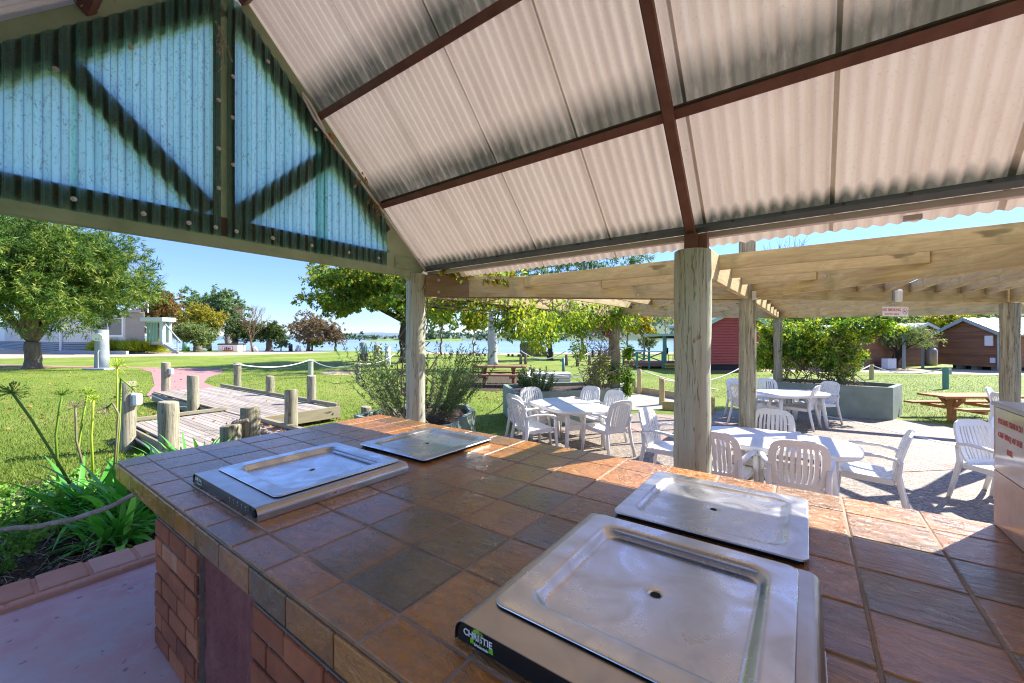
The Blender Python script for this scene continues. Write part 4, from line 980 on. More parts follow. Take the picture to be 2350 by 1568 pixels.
# =================================================================== bollards
ZT = {}
def bollard(x, yb, zb, yt, r, label, mat='pinegrey', Z=None, group='log bollards of the boardwalk and paths', name='bollard', tilt=None):
    p = atd(x, HZ, Z) if Z else at(x, yb, zb); zt = zof(p, yt); p.z = 0
    q = thing(name, p, label, 'bollard', group); b = MB(); b.tone = random.random(); k = 16 if r > .06 else 10
    b.lathe([(r*(1+.03*math.sin(i*2.1+x)), -.05+(zt+.05)*i/6) for i in range(6)]+[(r*.985, zt-.008), (r*.90, zt)], k)
    for i in range(len(b.v)):
        a, c, z = b.v[i]; an = math.atan2(c, a); f = 1+.02*math.sin(3*an+x+z*3); b.v[i] = (a*f, c*f, z+(.012*math.sin(an+x) if z > zt-.02 else 0))
    b.build('log', M[mat], q, smooth=True, bevel=.004)
    if tilt: q.rotation_euler = tilt
    ZT[q.name] = zt; return q
NB = {}
def nb(key, *a, **k): NB[key] = bollard(*a, **k); return NB[key]
nb('b1', 290, 1034, 0, 876, .125, 'tall log bollard beside the strap leaved plants with a white lamp on its right')
nb('b2', 387, 1040, 0, 922, .12, 'split topped log bollard at the near left corner of the boardwalk', Z=5.7)
nb('b3', 574, 0, 0, 935, .107, 'greenish brown log bollard with a hemp rope knotted to it beside the bench', Z=5.0)
nb('b4', 529, 0, 0, 976, .108, 'lowest dark log stub behind the thick hemp rope', Z=4.75)
nb('b5', 668, 982, .31, 894, .105, 'grey topped log bollard at the near right corner of the boardwalk')
nb('b6', 443, 938, .0, 862, .115, 'log bollard with a cracked face in the notch of the boardwalk', Z=9.4)
nb('b7', 381, 908, .0, 832, .125, 'far left log bollard carrying a white lamp at the pink path')
nb('b8', 545, 895, .05, 833, .115, 'log bollard at the far right corner of the boardwalk where the white rope starts')
nb('b9', 620, 904, .33, 863, .105, 'short pale log bollard midway along the far boardwalk kerb')
nb('b10', 715, 922, .33, 862, .105, 'pale log bollard at the right end of the far boardwalk kerb')
nb('b11', 713, 866, 0, 825, .115, 'greenish rope bollard standing behind the pale kerb bollard', 'greenpost')
nb('b12', 822, 878, 0, 834, .10, 'slim rope bollard with a small white plate left of the rosemary')
nb('b13', 840, 975, 0, 933, .11, 'dark cut log stub just behind the far corner of the bench')
for k, dx in (('b1', .16), ('b7', .16)):
    p = NB[k].location; zt = ZT[NB[k].name]; d = RT
    q = thing('bollard_lamp', (p.x+d.x*.155, p.y+d.y*.155, zt-.30), 'white plastic lamp fixed to the right side of the %s log bollard' % ('near' if k == 'b1' else 'far left'), 'lamp', 'lamps on the bollards', rz=YAW)
    b = MB(); b.box((-.025, 0, 0), (.035, .13, .21)); b.build('backplate', M['greyplastic'], q, bevel=.008)
    b = MB(); b.box((.03, 0, 0), (.085, .12, .19)); b.build('diffuser', M['lightshell'], q, bevel=.025, segs=3)
b = MB(); p1 = NB['b1'].location; p2 = NB['b6'].location
b.tube([Vector((p1.x-.13*RT.x, p1.y-.13*RT.y, .75)), Vector((p1.x-.14*RT.x, p1.y-.14*RT.y, .2)), Vector((p1.x, p1.y-.2, .16)), Vector((-6.5, 1.30, .2)), Vector((-4.5, 1.30, .16))], .014, 7)
tag(b.build('electrical_conduit', M['conduit'], smooth=True), 'grey conduit bent along the near edge of the boardwalk', 'conduit')
b = MB(); b.tube([Vector((-12.2, 2.84, .24)), Vector((-9.6, 2.82, .16)), Vector((-9.2, 2.84, .2)), Vector((-7.1, 2.84, .15))], .016, 7)
tag(b.build('electrical_conduit', M['lightshell'], smooth=True), 'white conduit running along the notch of the boardwalk', 'conduit')

# ropes between bollards
def rope(p, q, sag, r, label, mat='ropewhite', n=18, loops=(True, True), group='ropes strung between bollards'):
    p, q = Vector(p), Vector(q); pts = [p.lerp(q, i/n)-Vector((0, 0, sag*4*(i/n)*(1-i/n))) for i in range(n+1)]
    b = MB(); b.tube(pts, r, 7)
    return tag(b.build('rope', M[mat], smooth=True), label, 'rope', group)
def rtop(k, dz=-.05): p = NB[k].location; return Vector((p.x, p.y, ZT[NB[k].name]+dz))
rope(rtop('b8'), rtop('b11', .0), .22, .022, 'white rope from the far boardwalk corner bollard to the greenish bollard')
rope(rtop('b11', .0), rtop('b12', .0), .28, .02, 'white rope sagging between the greenish bollard and the slim bollard')
rope(rtop('b12', .0), (*at(905, 862, 0).xy, 1.1), .2, .02, 'white rope running from the slim bollard into the rosemary')
for k, lb in (('b8', 'white rope loop tied round the top of the far right boardwalk bollard'), ('b11', 'white rope loop tied round the top of the greenish bollard')):
    b = MB(); p = NB[k].location; z = ZT[NB[k].name]-.05
    b.tube([(p.x+.125*math.cos(a), p.y+.125*math.sin(a), z) for a in [R(30*i) for i in range(13)]], .024, 6)
    tag(b.build('rope_loop', M['ropewhite'], smooth=True), lb, 'rope')
def laid_rope(pts, r, label, turns):
    """three strands laid together"""
    pts = [Vector(p) for p in pts]; b = MB(); n = 24*(len(pts)-1)
    def cr(t):
        i = min(int(t), len(pts)-2); f = t-i; a = pts[max(i-1, 0)]; c, d = pts[i], pts[i+1]; e = pts[min(i+2, len(pts)-1)]
        return .5*((2*c)+(d-a)*f+(2*a-5*c+4*d-e)*f*f+(3*c-a-3*d+e)*f**3)
    ctr = [cr(t*(len(pts)-1)/n) for t in range(n+1)]
    for s in range(3):
        st = []
        for i, c in enumerate(ctr):
            t = (ctr[min(i+1, n)]-ctr[max(i-1, 0)]).normalized(); a = Vector((0, 0, 1)).cross(t).normalized(); e = t.cross(a); w = 2*math.pi*(s/3+turns*i/n); st.append(c+(a*math.cos(w)+e*math.sin(w))*r*.55)
        b.tone = .3+.2*s; b.tube(st, r*.56, 6)
    return tag(b.build('hemp_rope', M['hemp'], smooth=True), label, 'rope')
e0 = Vector((-.30, .30, .925)); z1 = at(0, 1216, .62)
laid_rope([e0, e0.lerp(z1, .35)-Vector((0, 0, .07)), e0.lerp(z1, .7)-Vector((0, 0, .06)), z1, z1+(z1-e0)*.5+Vector((0, 0, .1))], .017, 'thick hemp rope tied under the left end of the bench', 34)
p = NB['b3'].location; k0 = Vector((p.x-.05, p.y-.15, ZT[NB['b3'].name]-.2))
laid_rope([k0+Vector((.12, .1, .06)), k0, Vector((-2.75, 2.0, .58)), Vector((-.9, 1.9, .55)), Vector((-.5, 1.8, .7))], .034, 'thick hemp rope knotted to the greenish brown bollard', 20)

# right-hand bollards, ropes and the sand pit
RB = [('p1', 1218, 905, 842, .07, 'pine rope post at the left corner of the sand pit', 'pine'), ('p2', 1200, 948, 858, .075, 'pine rope post nearest the picnic table, behind the left planter corner', 'pine'), ('p3', 1455, 895, 872, .08, 'short pine rope post just right of the planter log post', 'pine'), ('p4', 1519, 930, 868, .075, 'pine rope post at the near edge of the sand pit by the thick green post', 'pine'), ('p5', 1467, 905, 847, .07, 'tall pine rope post at the far edge of the sand pit', 'pine'), ('p6', 1398, 905, 848, .07, 'pine rope post behind the vine stems of the planter', 'pine'), ('p7', 2000, 871, 836, .085, 'pine rope post right of the hedge beside the dirt drive', 'pine'), ('p8', 2170, 893, 843, .09, 'green stained rope post with a white box on the right lawn', 'darkgreen'), ('p9', 1905, 862, 834, .08, 'pine rope post hidden in the right hedge', 'pine')]
for k, x, yb, yt, r, lb, mt in RB: nb(k, x, yb, 0, yt, r, lb, mt, group='rope posts on the right lawn', name='rope_post')
q = thing('post_box', NB['p8'].location+Vector((.13*RT.x, .13*RT.y, ZT[NB['p8'].name]-.16)), 'small pale box fixed to the green stained rope post', 'box', rz=YAW)
b = MB(); b.box((0, 0, 0), (.12, .09, .2)); b.build('case', M['greyplastic'], q, bevel=.008)
for a, c, sg, lb in (('p1', 'p2', .22, 'white rope from the sand pit corner post to the post behind the left planter'), ('p1', 'p6', .25, 'white rope along the far side of the sand pit'), ('p6', 'p5', .2, 'white rope behind the planter vine'), ('p2', 'p3', .25, 'white rope along the near side of the sand pit'), ('p5', 'p7', 1.0, 'white rope passing the red cabin lawn'), ('p7', 'p8', .3, 'white rope sagging across the right lawn'), ('p9', 'p7', .25, 'white rope coming out of the right hedge'), ('p4', (1700, 905), .25, 'white rope running behind the thick green post')):
    e = rtop(c, -.03) if isinstance(c, str) else Vector((*at(*c).xy, .9)); rope(rtop(a, -.03), e, sg, .018, lb, group='ropes on the right lawn')
sp = [at(1198, 950), at(1220, 905), at(1396, 903), at(1470, 903), at(1640, 930), at(1640, 948), at(1520, 940)]
b = MB(); b.sheet([(p.x, p.y) for p in sp], .012); tag(b.build('sand', M['sand']), kind='structure')
q = thing('sand_pit_edging', sp[1], 'pine sleepers edging the pale sand pit', 'edging')
for i, (a, c) in enumerate(((0, 1), (1, 2), (2, 3), (3, 4), (5, 6))): beam_obj('sleeper', sp[a]+Vector((0, 0, .11)), sp[c]+Vector((0, 0, .11)), .05, .22, M['pine'], q, .005)

# =================================================================== planters and their plants
def planter(poly, h, label, th=.10):
    c = Vector((sum(p[0] for p in poly)/len(poly), sum(p[1] for p in poly)/len(poly), 0)); q = thing('planter', c, label, 'planter', 'sage green garden planters')
    b = MB(); n = len(poly); inn = [(p[0]+(c.x-p[0])*th/max(.3, math.hypot(c.x-p[0], c.y-p[1]))*1.2, p[1]+(c.y-p[1])*th/max(.3, math.hypot(c.x-p[0], c.y-p[1]))*1.2) for p in poly]
    b.add([(*p, 0) for p in poly]+[(*p, h) for p in poly]+[(*p, h) for p in inn]+[(*p, h-.12) for p in inn], [(a*n+k, a*n+(k+1) % n, (a+1)*n+(k+1) % n, (a+1)*n+k) for a in range(3) for k in range(n)])
    b.build('wall', M['planter'], q, world=True, bevel=.012)
    g = MB(); g.sheet(inn, h-.09); g.build('soil', M['mulch'], q, world=True); return q
planter([(-2.12, 5.55), (-2.75, 6.05), (-3.9, 5.6), (-3.7, 3.9), (-2.0, 3.5), (-1.55, 4.3)], .45, 'low sage planter behind the left green post holding rosemary')
planter([(-1.78, 6.45), (-.30, 8.42), (-.38, 9.25), (-1.5, 9.5), (-3.0, 7.6)], .73, 'sage planter behind the left white table, with the vine covered log post')
planter([(2.3, 12.0), (4.78, 12.15), (5.1, 13.3), (4.4, 13.6), (2.3, 13.4)], .75, 'long sage planter behind the rear table under the dense vine')
def spiky(name, center, r, h, n, label, leaf, cat='shrub', needle=.045, lean=.55, per=46, stem='twig', zoff=0):
    q = thing(name, center, label, cat); b = MB(); C = []; Dr = []; T = []
    for i in range(n):
        a = random.uniform(0, 2*math.pi); rr = r*.35*math.sqrt(random.random()); p = Vector((rr*math.cos(a), rr*math.sin(a), 0))
        tip = Vector((math.cos(a)*r*random.uniform(.3, 1.0), math.sin(a)*r*random.uniform(.3, 1.0), h*random.uniform(.45, 1.0)))
        ctrl = Vector((tip.x*.75, tip.y*.75, tip.z*.4)); pts = [(1-s)**2*p+2*s*(1-s)*ctrl+s*s*tip for s in [k/7 for k in range(8)]]; b.tube(pts, [.006*(1-.8*k/7) for k in range(8)], 4, cap=False)
        tn = random.gauss(.45, .18)
        for k in range(per):
            s = .2+.8*random.random(); j = min(6, int(s*7)); f = s*7-j; c = pts[j].lerp(pts[j+1], f); t = (pts[j+1]-pts[j]).normalized(); C.append(c); d = t*.8+Vector((random.gauss(0, 1), random.gauss(0, 1), random.gauss(0, 1)))*.55; Dr.append(d.normalized()); T.append(tn+random.gauss(0, .12))
    b.build('stem', M[stem], q)
    C, Dr = np.array(C), np.array(Dr); n = len(C); L_ = needle*(.7+.6*rng.random(n)); V, F, TT = leaf_geo(C, Dr, L_, L_*.22, np.clip(np.array(T), 0, 1)); mesh_np('leaves', V, F, TT, L[leaf], q); return q
spiky('rosemary', (-2.75, 4.75, .36), 1.6, 1.45, 150, 'big feathery rosemary bush in the low planter behind the left green post', 'rose', needle=.07, per=95)
spiky('rosemary', (-1.75, 7.25, .62), .55, .62, 46, 'small spiky rosemary in the planter behind the left white table', 'rose', needle=.06, per=120)
# climbing vines
def vine(name, label, stems, blobs, dens, size, leaf='vine', droop=.5, group=None, **kw):
    kw.setdefault('shell', .15)
    o = Vector(stems[0][0]) if stems else Vector(blobs[0][:3]); q = thing(name, o, label, 'vine', group)
    if stems:
        b = MB()
        for (p0, p1, r, wob, n) in stems:
            pts, rs = limb(p0, p1, r, r*.6, wob, n); b.tube([p-o for p in pts], rs, 6)
        b.build('stem', M['twig'], q, smooth=True)
    V, F, T = blob_leaves([(x-o.x, y-o.y, z-o.z, a, c, d) for x, y, z, a, c, d in blobs], dens, size, .5, droop, **kw); mesh_np('leaves', V, F, T, L[leaf], q); return q
st = []
V1 = Vector((*Mp['V1'], 0))
for i in range(46):
    a = random.uniform(0, 6.28); st.append((V1+Vector((random.gauss(-.35, .3), random.gauss(-.15, .22), .66)), V1+Vector((random.gauss(-.25, .28), random.gauss(-.1, .3), random.uniform(1.5, 2.6))), random.uniform(.004, .012), .32, 9))
bl = [(V1.x+random.gauss(-.35, .4), V1.y+random.gauss(0, .4), random.uniform(2.15, 2.75), .34, .34, .24) for i in range(9)]+[(V1.x+random.gauss(-.45, .3), V1.y+random.gauss(-.1, .25), random.uniform(.8, 1.8), .2, .2, .25) for i in range(4)]+[(V1.x+.25, V1.y+.1, z, .1, .1, .2) for z in (.7, 1.0, 1.6)]
cv = vine('climbing_vine', 'tangled climbing vine with purple flowers round the log post in the middle planter', st, bl, 420, .07, jit=.9)
b = MB()
for i in range(16):
    p = V1+Vector((random.gauss(-.2, .35), random.gauss(-.25, .2), random.uniform(1.9, 2.5)))
    for k in range(5): b.box(p+Vector((random.gauss(0, .02), random.gauss(0, .02), random.gauss(0, .02))), (.022, .022, .01), Matrix.Rotation(random.random()*3, 3, 'X'))
b.build('flower', flat('lilac_petal', (.36, .20, .46), .6), cv, world=True)
# leafy vine along the outer left beam, hanging and sun lit
A, B_ = Vector((*Mp['L0'], 2.6)), Vector((*Mp['V1'], 2.6)); bl = []
for i in range(30):
    s = random.uniform(.06, .95); p = A.lerp(B_, s)+Vector((random.gauss(-.35, .3), 0, 0)); bl.append((p.x, p.y, random.uniform(2.2, 2.85), .5, .45, .28))
for i in range(5):
    s = random.uniform(.35, .6); p = A.lerp(B_, s)+Vector((random.gauss(-.2, .25), 0, 0)); bl.append((p.x, p.y, random.uniform(1.75, 2.3), .25, .25, .28))
st = []
for i in range(95):
    s = random.uniform(-.02, .5); p = A.lerp(B_, s)+Vector((random.gauss(-.25, .2), 0, random.uniform(-.25, .12))); e = A.lerp(B_, s+random.uniform(.08, .3))+Vector((random.gauss(-.2, .3), 0, random.uniform(-.35, .2))); st.append((p, e, random.uniform(.006, .015), .22, 7))
for i in range(9):
    a = random.uniform(0, 6.28); p = A+Vector((-.18+.05*math.cos(a), .12+.05*math.sin(a), -2.2)); st.append((p, A+Vector((random.gauss(-.12, .12), random.gauss(.15, .1), random.uniform(-.3, 0))), random.uniform(.007, .016), .10, 12))
vine('climbing_vine', 'sunlit yellow green vine draped along the outer left pergola beam beside the green post', st, bl, 420, .066, droop=.7, tbase=.6, jit=.9)
# hanging sprig, creeper on top of the near beam
A, B_ = Vector((*Mp['L0'], 2.7)), Vector((*Mp['M1'], 2.7)); bl = []
for i in range(8):
    s = .08+.026*i+random.uniform(0, .01); p = A.lerp(B_, s)+Vector((.03, -.03, 0)); bl.append((p.x, p.y, 2.72-(.06 if i > 3 else 0), .12, .1, .07+(.03 if i > 4 else 0)))
st = [(A.lerp(B_, .10+.02*i)+Vector((.04, -.05, 0)), A.lerp(B_, .13+.02*i)+Vector((.07, -.08, -.05-.17*random.random())), .003, .2, 5) for i in range(8)]
vine('climbing_vine', 'small yellow vine spray lying over the top of the near pergola beam', st, bl, 110, .06, 'yellow', droop=.7)
# dense vine on the right planter
bl = crown_blobs(3.05, 12.7, 1.62, 1.2, .5, .85, 46, .34, 11, .9, .1)+crown_blobs(2.45, 12.45, 1.75, .3, .3, .7, 9, .22, 12)+crown_blobs(4.0, 12.9, 1.2, .4, .4, .4, 6, .22, 14)+crown_blobs(4.3, 12.9, 2.05, .75, .4, .35, 12, .26, 15)
st = [(Vector((random.uniform(2.5, 4.5), 12.7, .66)), Vector((random.uniform(2.1, 4.6), random.gauss(12.6, .2), random.uniform(1.2, 2.4))), random.uniform(.006, .016), .25, 7) for i in range(46)]
vine('climbing_vine', 'dense glossy green vine filling the right planter round its log post', st, bl, 300, .085, 'vine', droop=.3, tbase=.52, tvar=.32, jit=.8)

# =================================================================== garden bed by the bench
nx, ny = 34, 46; V = []
for i in range(nx+1):
    for j in range(ny+1):
        u = -.86-4.2*i/nx; v = -2.2+5.0*j/ny; s = i/nx
        z = .27-.27*s**.8+.02*math.sin(u*9+v*7)*math.sin(v*11)*(1-s)+.006; V.append((u, v, max(z, .006)))
b = MB(); b.add(V, [(i*(ny+1)+j, i*(ny+1)+j+1, (i+1)*(ny+1)+j+1, (i+1)*(ny+1)+j) for i in range(nx) for j in range(ny)]); tag(b.build('garden_bed', M['mulch'], smooth=True), kind='structure')
b = MB(); v = -1.6; q = thing('brick_edging', (-.70, 0, FLOOR), 'row of terracotta bricks edging the pink floor', 'edging')
while v < 2.6:
    b.tone = random.random(); b.box2((-.865, v+.006, .1), (-.60, v+.222, FLOOR+.035+random.uniform(-.003, .003))); v += .235
b.build('brick', M['edging'], q, bevel=.012, world=True)
b = MB(); b.box2((-.855, -1.6, .1), (-.53, 2.6, FLOOR+.022)); b.build('mortar_bed', M['edging'], q, world=True)
b = MB(); v = -1.6
while v < 2.6: b.tone = random.random(); b.box2((-.60, v+.12, .1), (-.535, v+.345, FLOOR+.028)); v += .235
b.build('brick', M['edging'], q, bevel=.01, world=True)
def bz(u, v): s = min(1, max(0, (-.86-u)/4.2)); return .27-.27*s**.8
# bark chips
n = 5200; C = np.stack([-.9-3.2*rng.random(n)**1.4, -1.6+4.0*rng.random(n), np.zeros(n)], 1); C[:, 2] = [.27-.27*min(1, (-.86-a)/4.2)**.8+.014 for a in C[:, 0]]
Dr = unit(n); Dr[:, 2] *= .25; V, F, T = leaf_geo(C, Dr, .03+.03*rng.random(n), .014+.012*rng.random(n), rng.random(n)); tag(mesh_np('bark_chips', V, F, T, leafmat('bark_chip', [(.03, .02, .014), (.10, .07, .05), (.26, .21, .17)], 0)), kind='stuff')
# strap-leaved plants with seed heads
def strap_plant(name, u, v, n, ln, label, seed, spread=1.0):
    rr = random.Random(seed); q = thing(name, (u, v, bz(u, v)), label, 'plant', 'strap leaved plants by the bench'); Vv, Ff, Tt = [], [], []
    for i in range(n):
        a = rr.uniform(0, 6.283); l = ln*rr.uniform(.55, 1.05); w = rr.uniform(.038, .062); up = rr.uniform(.35, 1.0); bx = rr.gauss(0, .07); by = rr.gauss(0, .07); k = 9; tn = min(1, max(0, rr.gauss(.5, .22))); tw = rr.uniform(-.5, .5); o = len(Vv)
        for j in range(k+1):
            s = j/k; h = l*(up*s-.62*s*s*(1.15-up*.55)); rdist = l*s*(.45+.5*(1-up))*spread; c = Vector((bx+math.cos(a)*rdist, by+math.sin(a)*rdist, max(h, -.02)+.02*s)); ww = w*(.55+.45*math.sin(math.pi*min(1, s*1.25)))*(1-s**5)*.5; sd = Vector((-math.sin(a+tw*s), math.cos(a+tw*s), .25)).normalized()
            for m_ in (-1, 0, 1): Vv.append(c+sd*(ww*m_)-Vector((0, 0, .25*ww if m_ == 0 else 0))); Tt.append(tn)
        Ff += [(o+3*j+m_, o+3*j+m_+1, o+3*j+4+m_, o+3*j+3+m_) for j in range(k) for m_ in (0, 1)]
    me = mesh_np('leaves', np.array([tuple(p) for p in Vv]), np.array(Ff), np.array(Tt), L['aga'], q, smooth=True); return q
def seed_stem(q, base, pts_px, Z0, Z1, head, tone, nhead=46, mat='head'):
    """stem through measured rows, distance Z0 at the foot to Z1 at the head"""
    k = len(pts_px); o = Vector(q.location); pts = [atd(x, y, Z0+(Z1-Z0)*i/(k-1))-o for i, (x, y) in enumerate(pts_px)]
    b = MB(); b.tone = tone; b.tube(pts, [.012]+[.0095]*(k-1), 7); st = b.build('flower_stem', L['head'] if tone > .3 else L['dry'], q, smooth=True)
    d = (pts[-1]-pts[-2]).normalized(); h = MB(); h.tone = tone
    for i in range(nhead):
        v = Vector((random.gauss(0, 1), random.gauss(0, 1), random.gauss(0, .8)))+d*.9; v.normalize(); e = pts[-1]+v*head*random.uniform(.75, 1.1); h.tube([pts[-1], pts[-1].lerp(e, .55)+Vector((0, 0, .004)), e], [.0018, .0016, .0012], 4, cap=False); h.tube([e, e+v*.022], [.0042, .0018], 5)
    h.build('seed_head', L[mat], st)
a1 = strap_plant('agapanthus', -1.72, .55, 170, 1.05, 'nearest strap leaved plant beside the bench end with tall green seed heads', 3)
a2 = strap_plant('agapanthus', -2.3, .28, 150, 1.05, 'strap leaved plant farthest left in the garden bed behind the hemp rope', 4)
a3 = strap_plant('agapanthus', -2.75, 1.25, 100, 1.05, 'strap leaved plant at the foot of the lamp bollard', 5)
a5 = strap_plant('agapanthus', -1.95, .95, 130, 1.15, 'strap leaved plant touching the left end of the bench', 8)
a4 = strap_plant('agapanthus', -1.35, .28, 80, .72, 'small strap leaved plant between the bench and the brick edging', 6)
seed_stem(a3, None, [(265, 1110), (268, 1000), (269, 900), (269, 842)], 4.4, 4.4, .085, .78, 70)
seed_stem(a3, None, [(262, 1120), (274, 980), (277, 900), (277, 868), (300, 888)], 4.3, 4.3, .06, .6, 40)
seed_stem(a3, None, [(258, 1120), (268, 1000), (272, 950), (258, 925), (246, 935)], 4.2, 4.2, .07, .12, 34, 'dry')
seed_stem(a2, None, [(135, 1110), (128, 1000), (136, 940), (143, 908)], 3.9, 3.9, .065, .45, 46)
seed_stem(a2, None, [(160, 1110), (120, 1040), (70, 960), (28, 902)], 3.5, 3.3, .075, .35, 60)
seed_stem(a2, None, [(205, 1110), (178, 1040), (190, 960), (200, 905)], 4.1, 4.1, .06, .62, 46)
seed_stem(a2, None, [(200, 1105), (175, 1010), (174, 960), (173, 935)], 4.0, 4.0, .065, .08, 34, 'dry')
seed_stem(a2, None, [(214, 1105), (210, 1000), (213, 950), (214, 918)], 4.1, 4.1, .045, .8, 34)
# ground cover and dry stems
bl = []
for i in range(120):
    u = -1.2-2.6*random.random()**.8; v = random.uniform(-1.4, 1.15)
    if u > -1.45 and v > .0: continue
    bl.append((u, v, bz(u, v)+random.uniform(.04, .22), .20, .20, .12))
V, F, T = blob_leaves(bl, 170, .045, .6, .0, shell=.2); tag(mesh_np('ground_cover', V, F, T, L['cover']), kind='stuff')
b = MB()
for i in range(110):
    u = -1.05-1.1*random.random(); v = random.uniform(-.9, .5); p = Vector((u, v, bz(u, v))); pts = [p]
    for k in range(4): pts.append(pts[-1]+Vector((random.gauss(.02, .05), random.gauss(0, .05), random.uniform(-.01, .07))))
    b.tone = random.random(); b.tube(pts, .0022, 4, cap=False)
tag(b.build('dry_stems', L['dry']), kind='stuff')
# fallen leaves
def litter(n, region, z, size, name):
    C = np.array([region() for _ in range(n)]); Dr = unit(n); Dr[:, 2] = np.abs(Dr[:, 2])*.25; V, F, T = leaf_geo(C+np.array([0, 0, z]), Dr, size*(.6+.8*rng.random(n)), size*(.4+.4*rng.random(n)), rng.random(n)); return tag(mesh_np(name, V, F, T, L['dead']), kind='stuff')
def reg_lawn():
    p = at(random.uniform(0, 880), 842+150*random.random()**1.3); return (p.x, p.y, 0)
def reg_lawn2():
    p = at(random.uniform(340, 470), random.uniform(915, 975)); return (p.x, p.y, 0)
def reg_tree():
    p = at(random.uniform(1080, 1260), random.uniform(880, 925)); return (p.x, p.y, 0)
litter(420, reg_lawn, .02, .10, 'fallen_leaves'); litter(90, reg_lawn2, .02, .10, 'fallen_leaves'); litter(160, reg_tree, .02, .08, 'fallen_leaves')
litter(46, lambda: (random.uniform(-11.8, -3.6), random.choice((random.uniform(3.0, 4.5), random.uniform(1.5, 2.8))), .31), .012, .08, 'fallen_leaves')
litter(28, lambda: (random.gauss(-4.4, .3), random.gauss(2.75, .07), .31), .014, .09, 'fallen_leaves')
# grass blades on the nearer lawn
def blades(n, region, h):
    C = np.array([region() for _ in range(n)]); Dr = unit(n)*.45+np.array([0, 0, 1]); Dr /= np.linalg.norm(Dr, axis=1, keepdims=True)
    V, F, T = leaf_geo(C, Dr, h*(.6+.8*rng.random(n)), np.full(n, .009), np.clip(rng.normal(.5, .22, n), 0, 1)); return tag(mesh_np('lawn_grass', V, F, T, M['blade']), kind='stuff')
def inpoly(p, poly):
    r = False
    for (x0, y0), (x1, y1) in zip(poly, poly[1:]+poly[:1]):
        if (y0 > p[1]) != (y1 > p[1]) and p[0] < (x1-x0)*(p[1]-y0)/(y1-y0)+x0: r = not r
    return r
PATHP = [(-14.4, 3.2), (-12.25, 2.98), (-12.25, 4.62), (-14.69, 5.34), (-17.5, 5.7), (-20.0, 6.6), (-22.5, 8.0), (-26, 9.2), (-31.2, 7.2), (-30.5, 6.2), (-26.5, 5.95), (-22.4, 5.1), (-18.0, 4.2)]
def rl():
    while True:
        p = at(random.uniform(-20, 900), 850+330*random.random()**1.6)
        if p.x > -3.3 and p.y < 2.9 : continue
        if -12.4 < p.x < -5.4 and 2.85 < p.y < 4.7: continue
        if -7.1 < p.x and 1.35 < p.y < 2.95: continue
        if inpoly((p.x, p.y), PATHP): continue
        return (p.x, p.y, 0)
def rr_():
    while True:
        p = at(random.uniform(985, 2300), 862+130*random.random()**1.4)
        if p.y < 12.2 and p.x > -.6 and p.y > 3: continue
        if -2 < p.x < 5.2 and 6.3 < p.y < 13.5: continue
        if p.x > -1.75+(p.y-5)*.3 and p.y < 9: continue
        return (p.x, p.y, 0)
blades(52000, rl, .055); blades(34000, rr_, .05)
# =================================================================== ground, roads, lake, hills
b = MB(); G_ = 3200; b.sheet([(-G_, -400), (G_, -400), (G_, G_), (-G_, G_)], 0); tag(b.build('lawn', M['grass']), kind='structure')
def dsheet(name, px, mat, z): b = MB(); b.sheet([tuple(at(x, y)[:2]) for x, y in px], z); return tag(b.build(name, mat), kind='structure')
dsheet('dirt_road', [(-260, 828), (0, 823.5), (190, 820.5), (370, 818), (500, 816.5), (600, 814.5), (700, 811.5), (775, 808.4), (700, 806.0), (600, 805.2), (540, 808), (470, 809), (367, 809), (200, 805.5), (0, 800.5), (-260, 797)], M['dirt'], .012)
pathp = [(-14.4, 3.2), (-12.25, 2.98), (-12.25, 4.62), (-14.69, 5.34), (-17.5, 5.7), (-20.0, 6.6), (-22.5, 8.0), (-26, 9.2), (-31.2, 7.2), (-30.5, 6.2), (-26.5, 5.95), (-22.4, 5.1), (-18.0, 4.2)]
b = MB(); b.sheet(pathp, .010); tag(b.build('pink_path', M['path']), kind='structure')
dsheet('cross_path', [(-200, 832.5), (0, 837), (180, 840.6), (330, 843.2), (470, 846.0), (470, 847.4), (330, 845.3), (180, 843.6), (0, 841.0), (-200, 838)], M['path'], .014)
dsheet('bare_soil', [(1040, 878), (1075, 862), (1150, 858), (1230, 862), (1262, 875), (1215, 893), (1130, 899), (1060, 893)], M['mulch'], .006)
dsheet('bare_soil', [(735, 855), (760, 850), (812, 853), (830, 858), (790, 861), (745, 860)], M['dirt'], .006)
dsheet('drive', [(1700, 849), (1900, 842), (2060, 846), (2360, 851), (2700, 853), (2700, 868), (2360, 862.5), (2100, 858), (1900, 853.5), (1700, 853)], M['dirt'], .012)
b = MB(); shore = [(-700, 798), (200, 803.0), (420, 804.8), (560, 805.6), (640, 806.0), (760, 806.2), (860, 807.2), (960, 809.0), (1060, 811.0), (1160, 811.6), (1280, 810.4), (1400, 810.6), (1550, 809), (2600, 806)]
pts = [at(x, y) for x, y in shore]; b.sheet([(p.x, p.y) for p in pts]+[tuple(atd(2600, HZ, 900)[:2]), tuple(atd(-700, HZ, 900)[:2])], .02); tag(b.build('lake', M['water']), kind='structure')
dsheet('shore_mud', [(960, 812), (1060, 814), (1160, 815), (1280, 813.5), (1400, 814), (1550, 812), (1550, 808.5), (1400, 810), (1280, 809.8), (1160, 811), (1060, 810.4), (960, 808.4)], M['dirt'], .024)
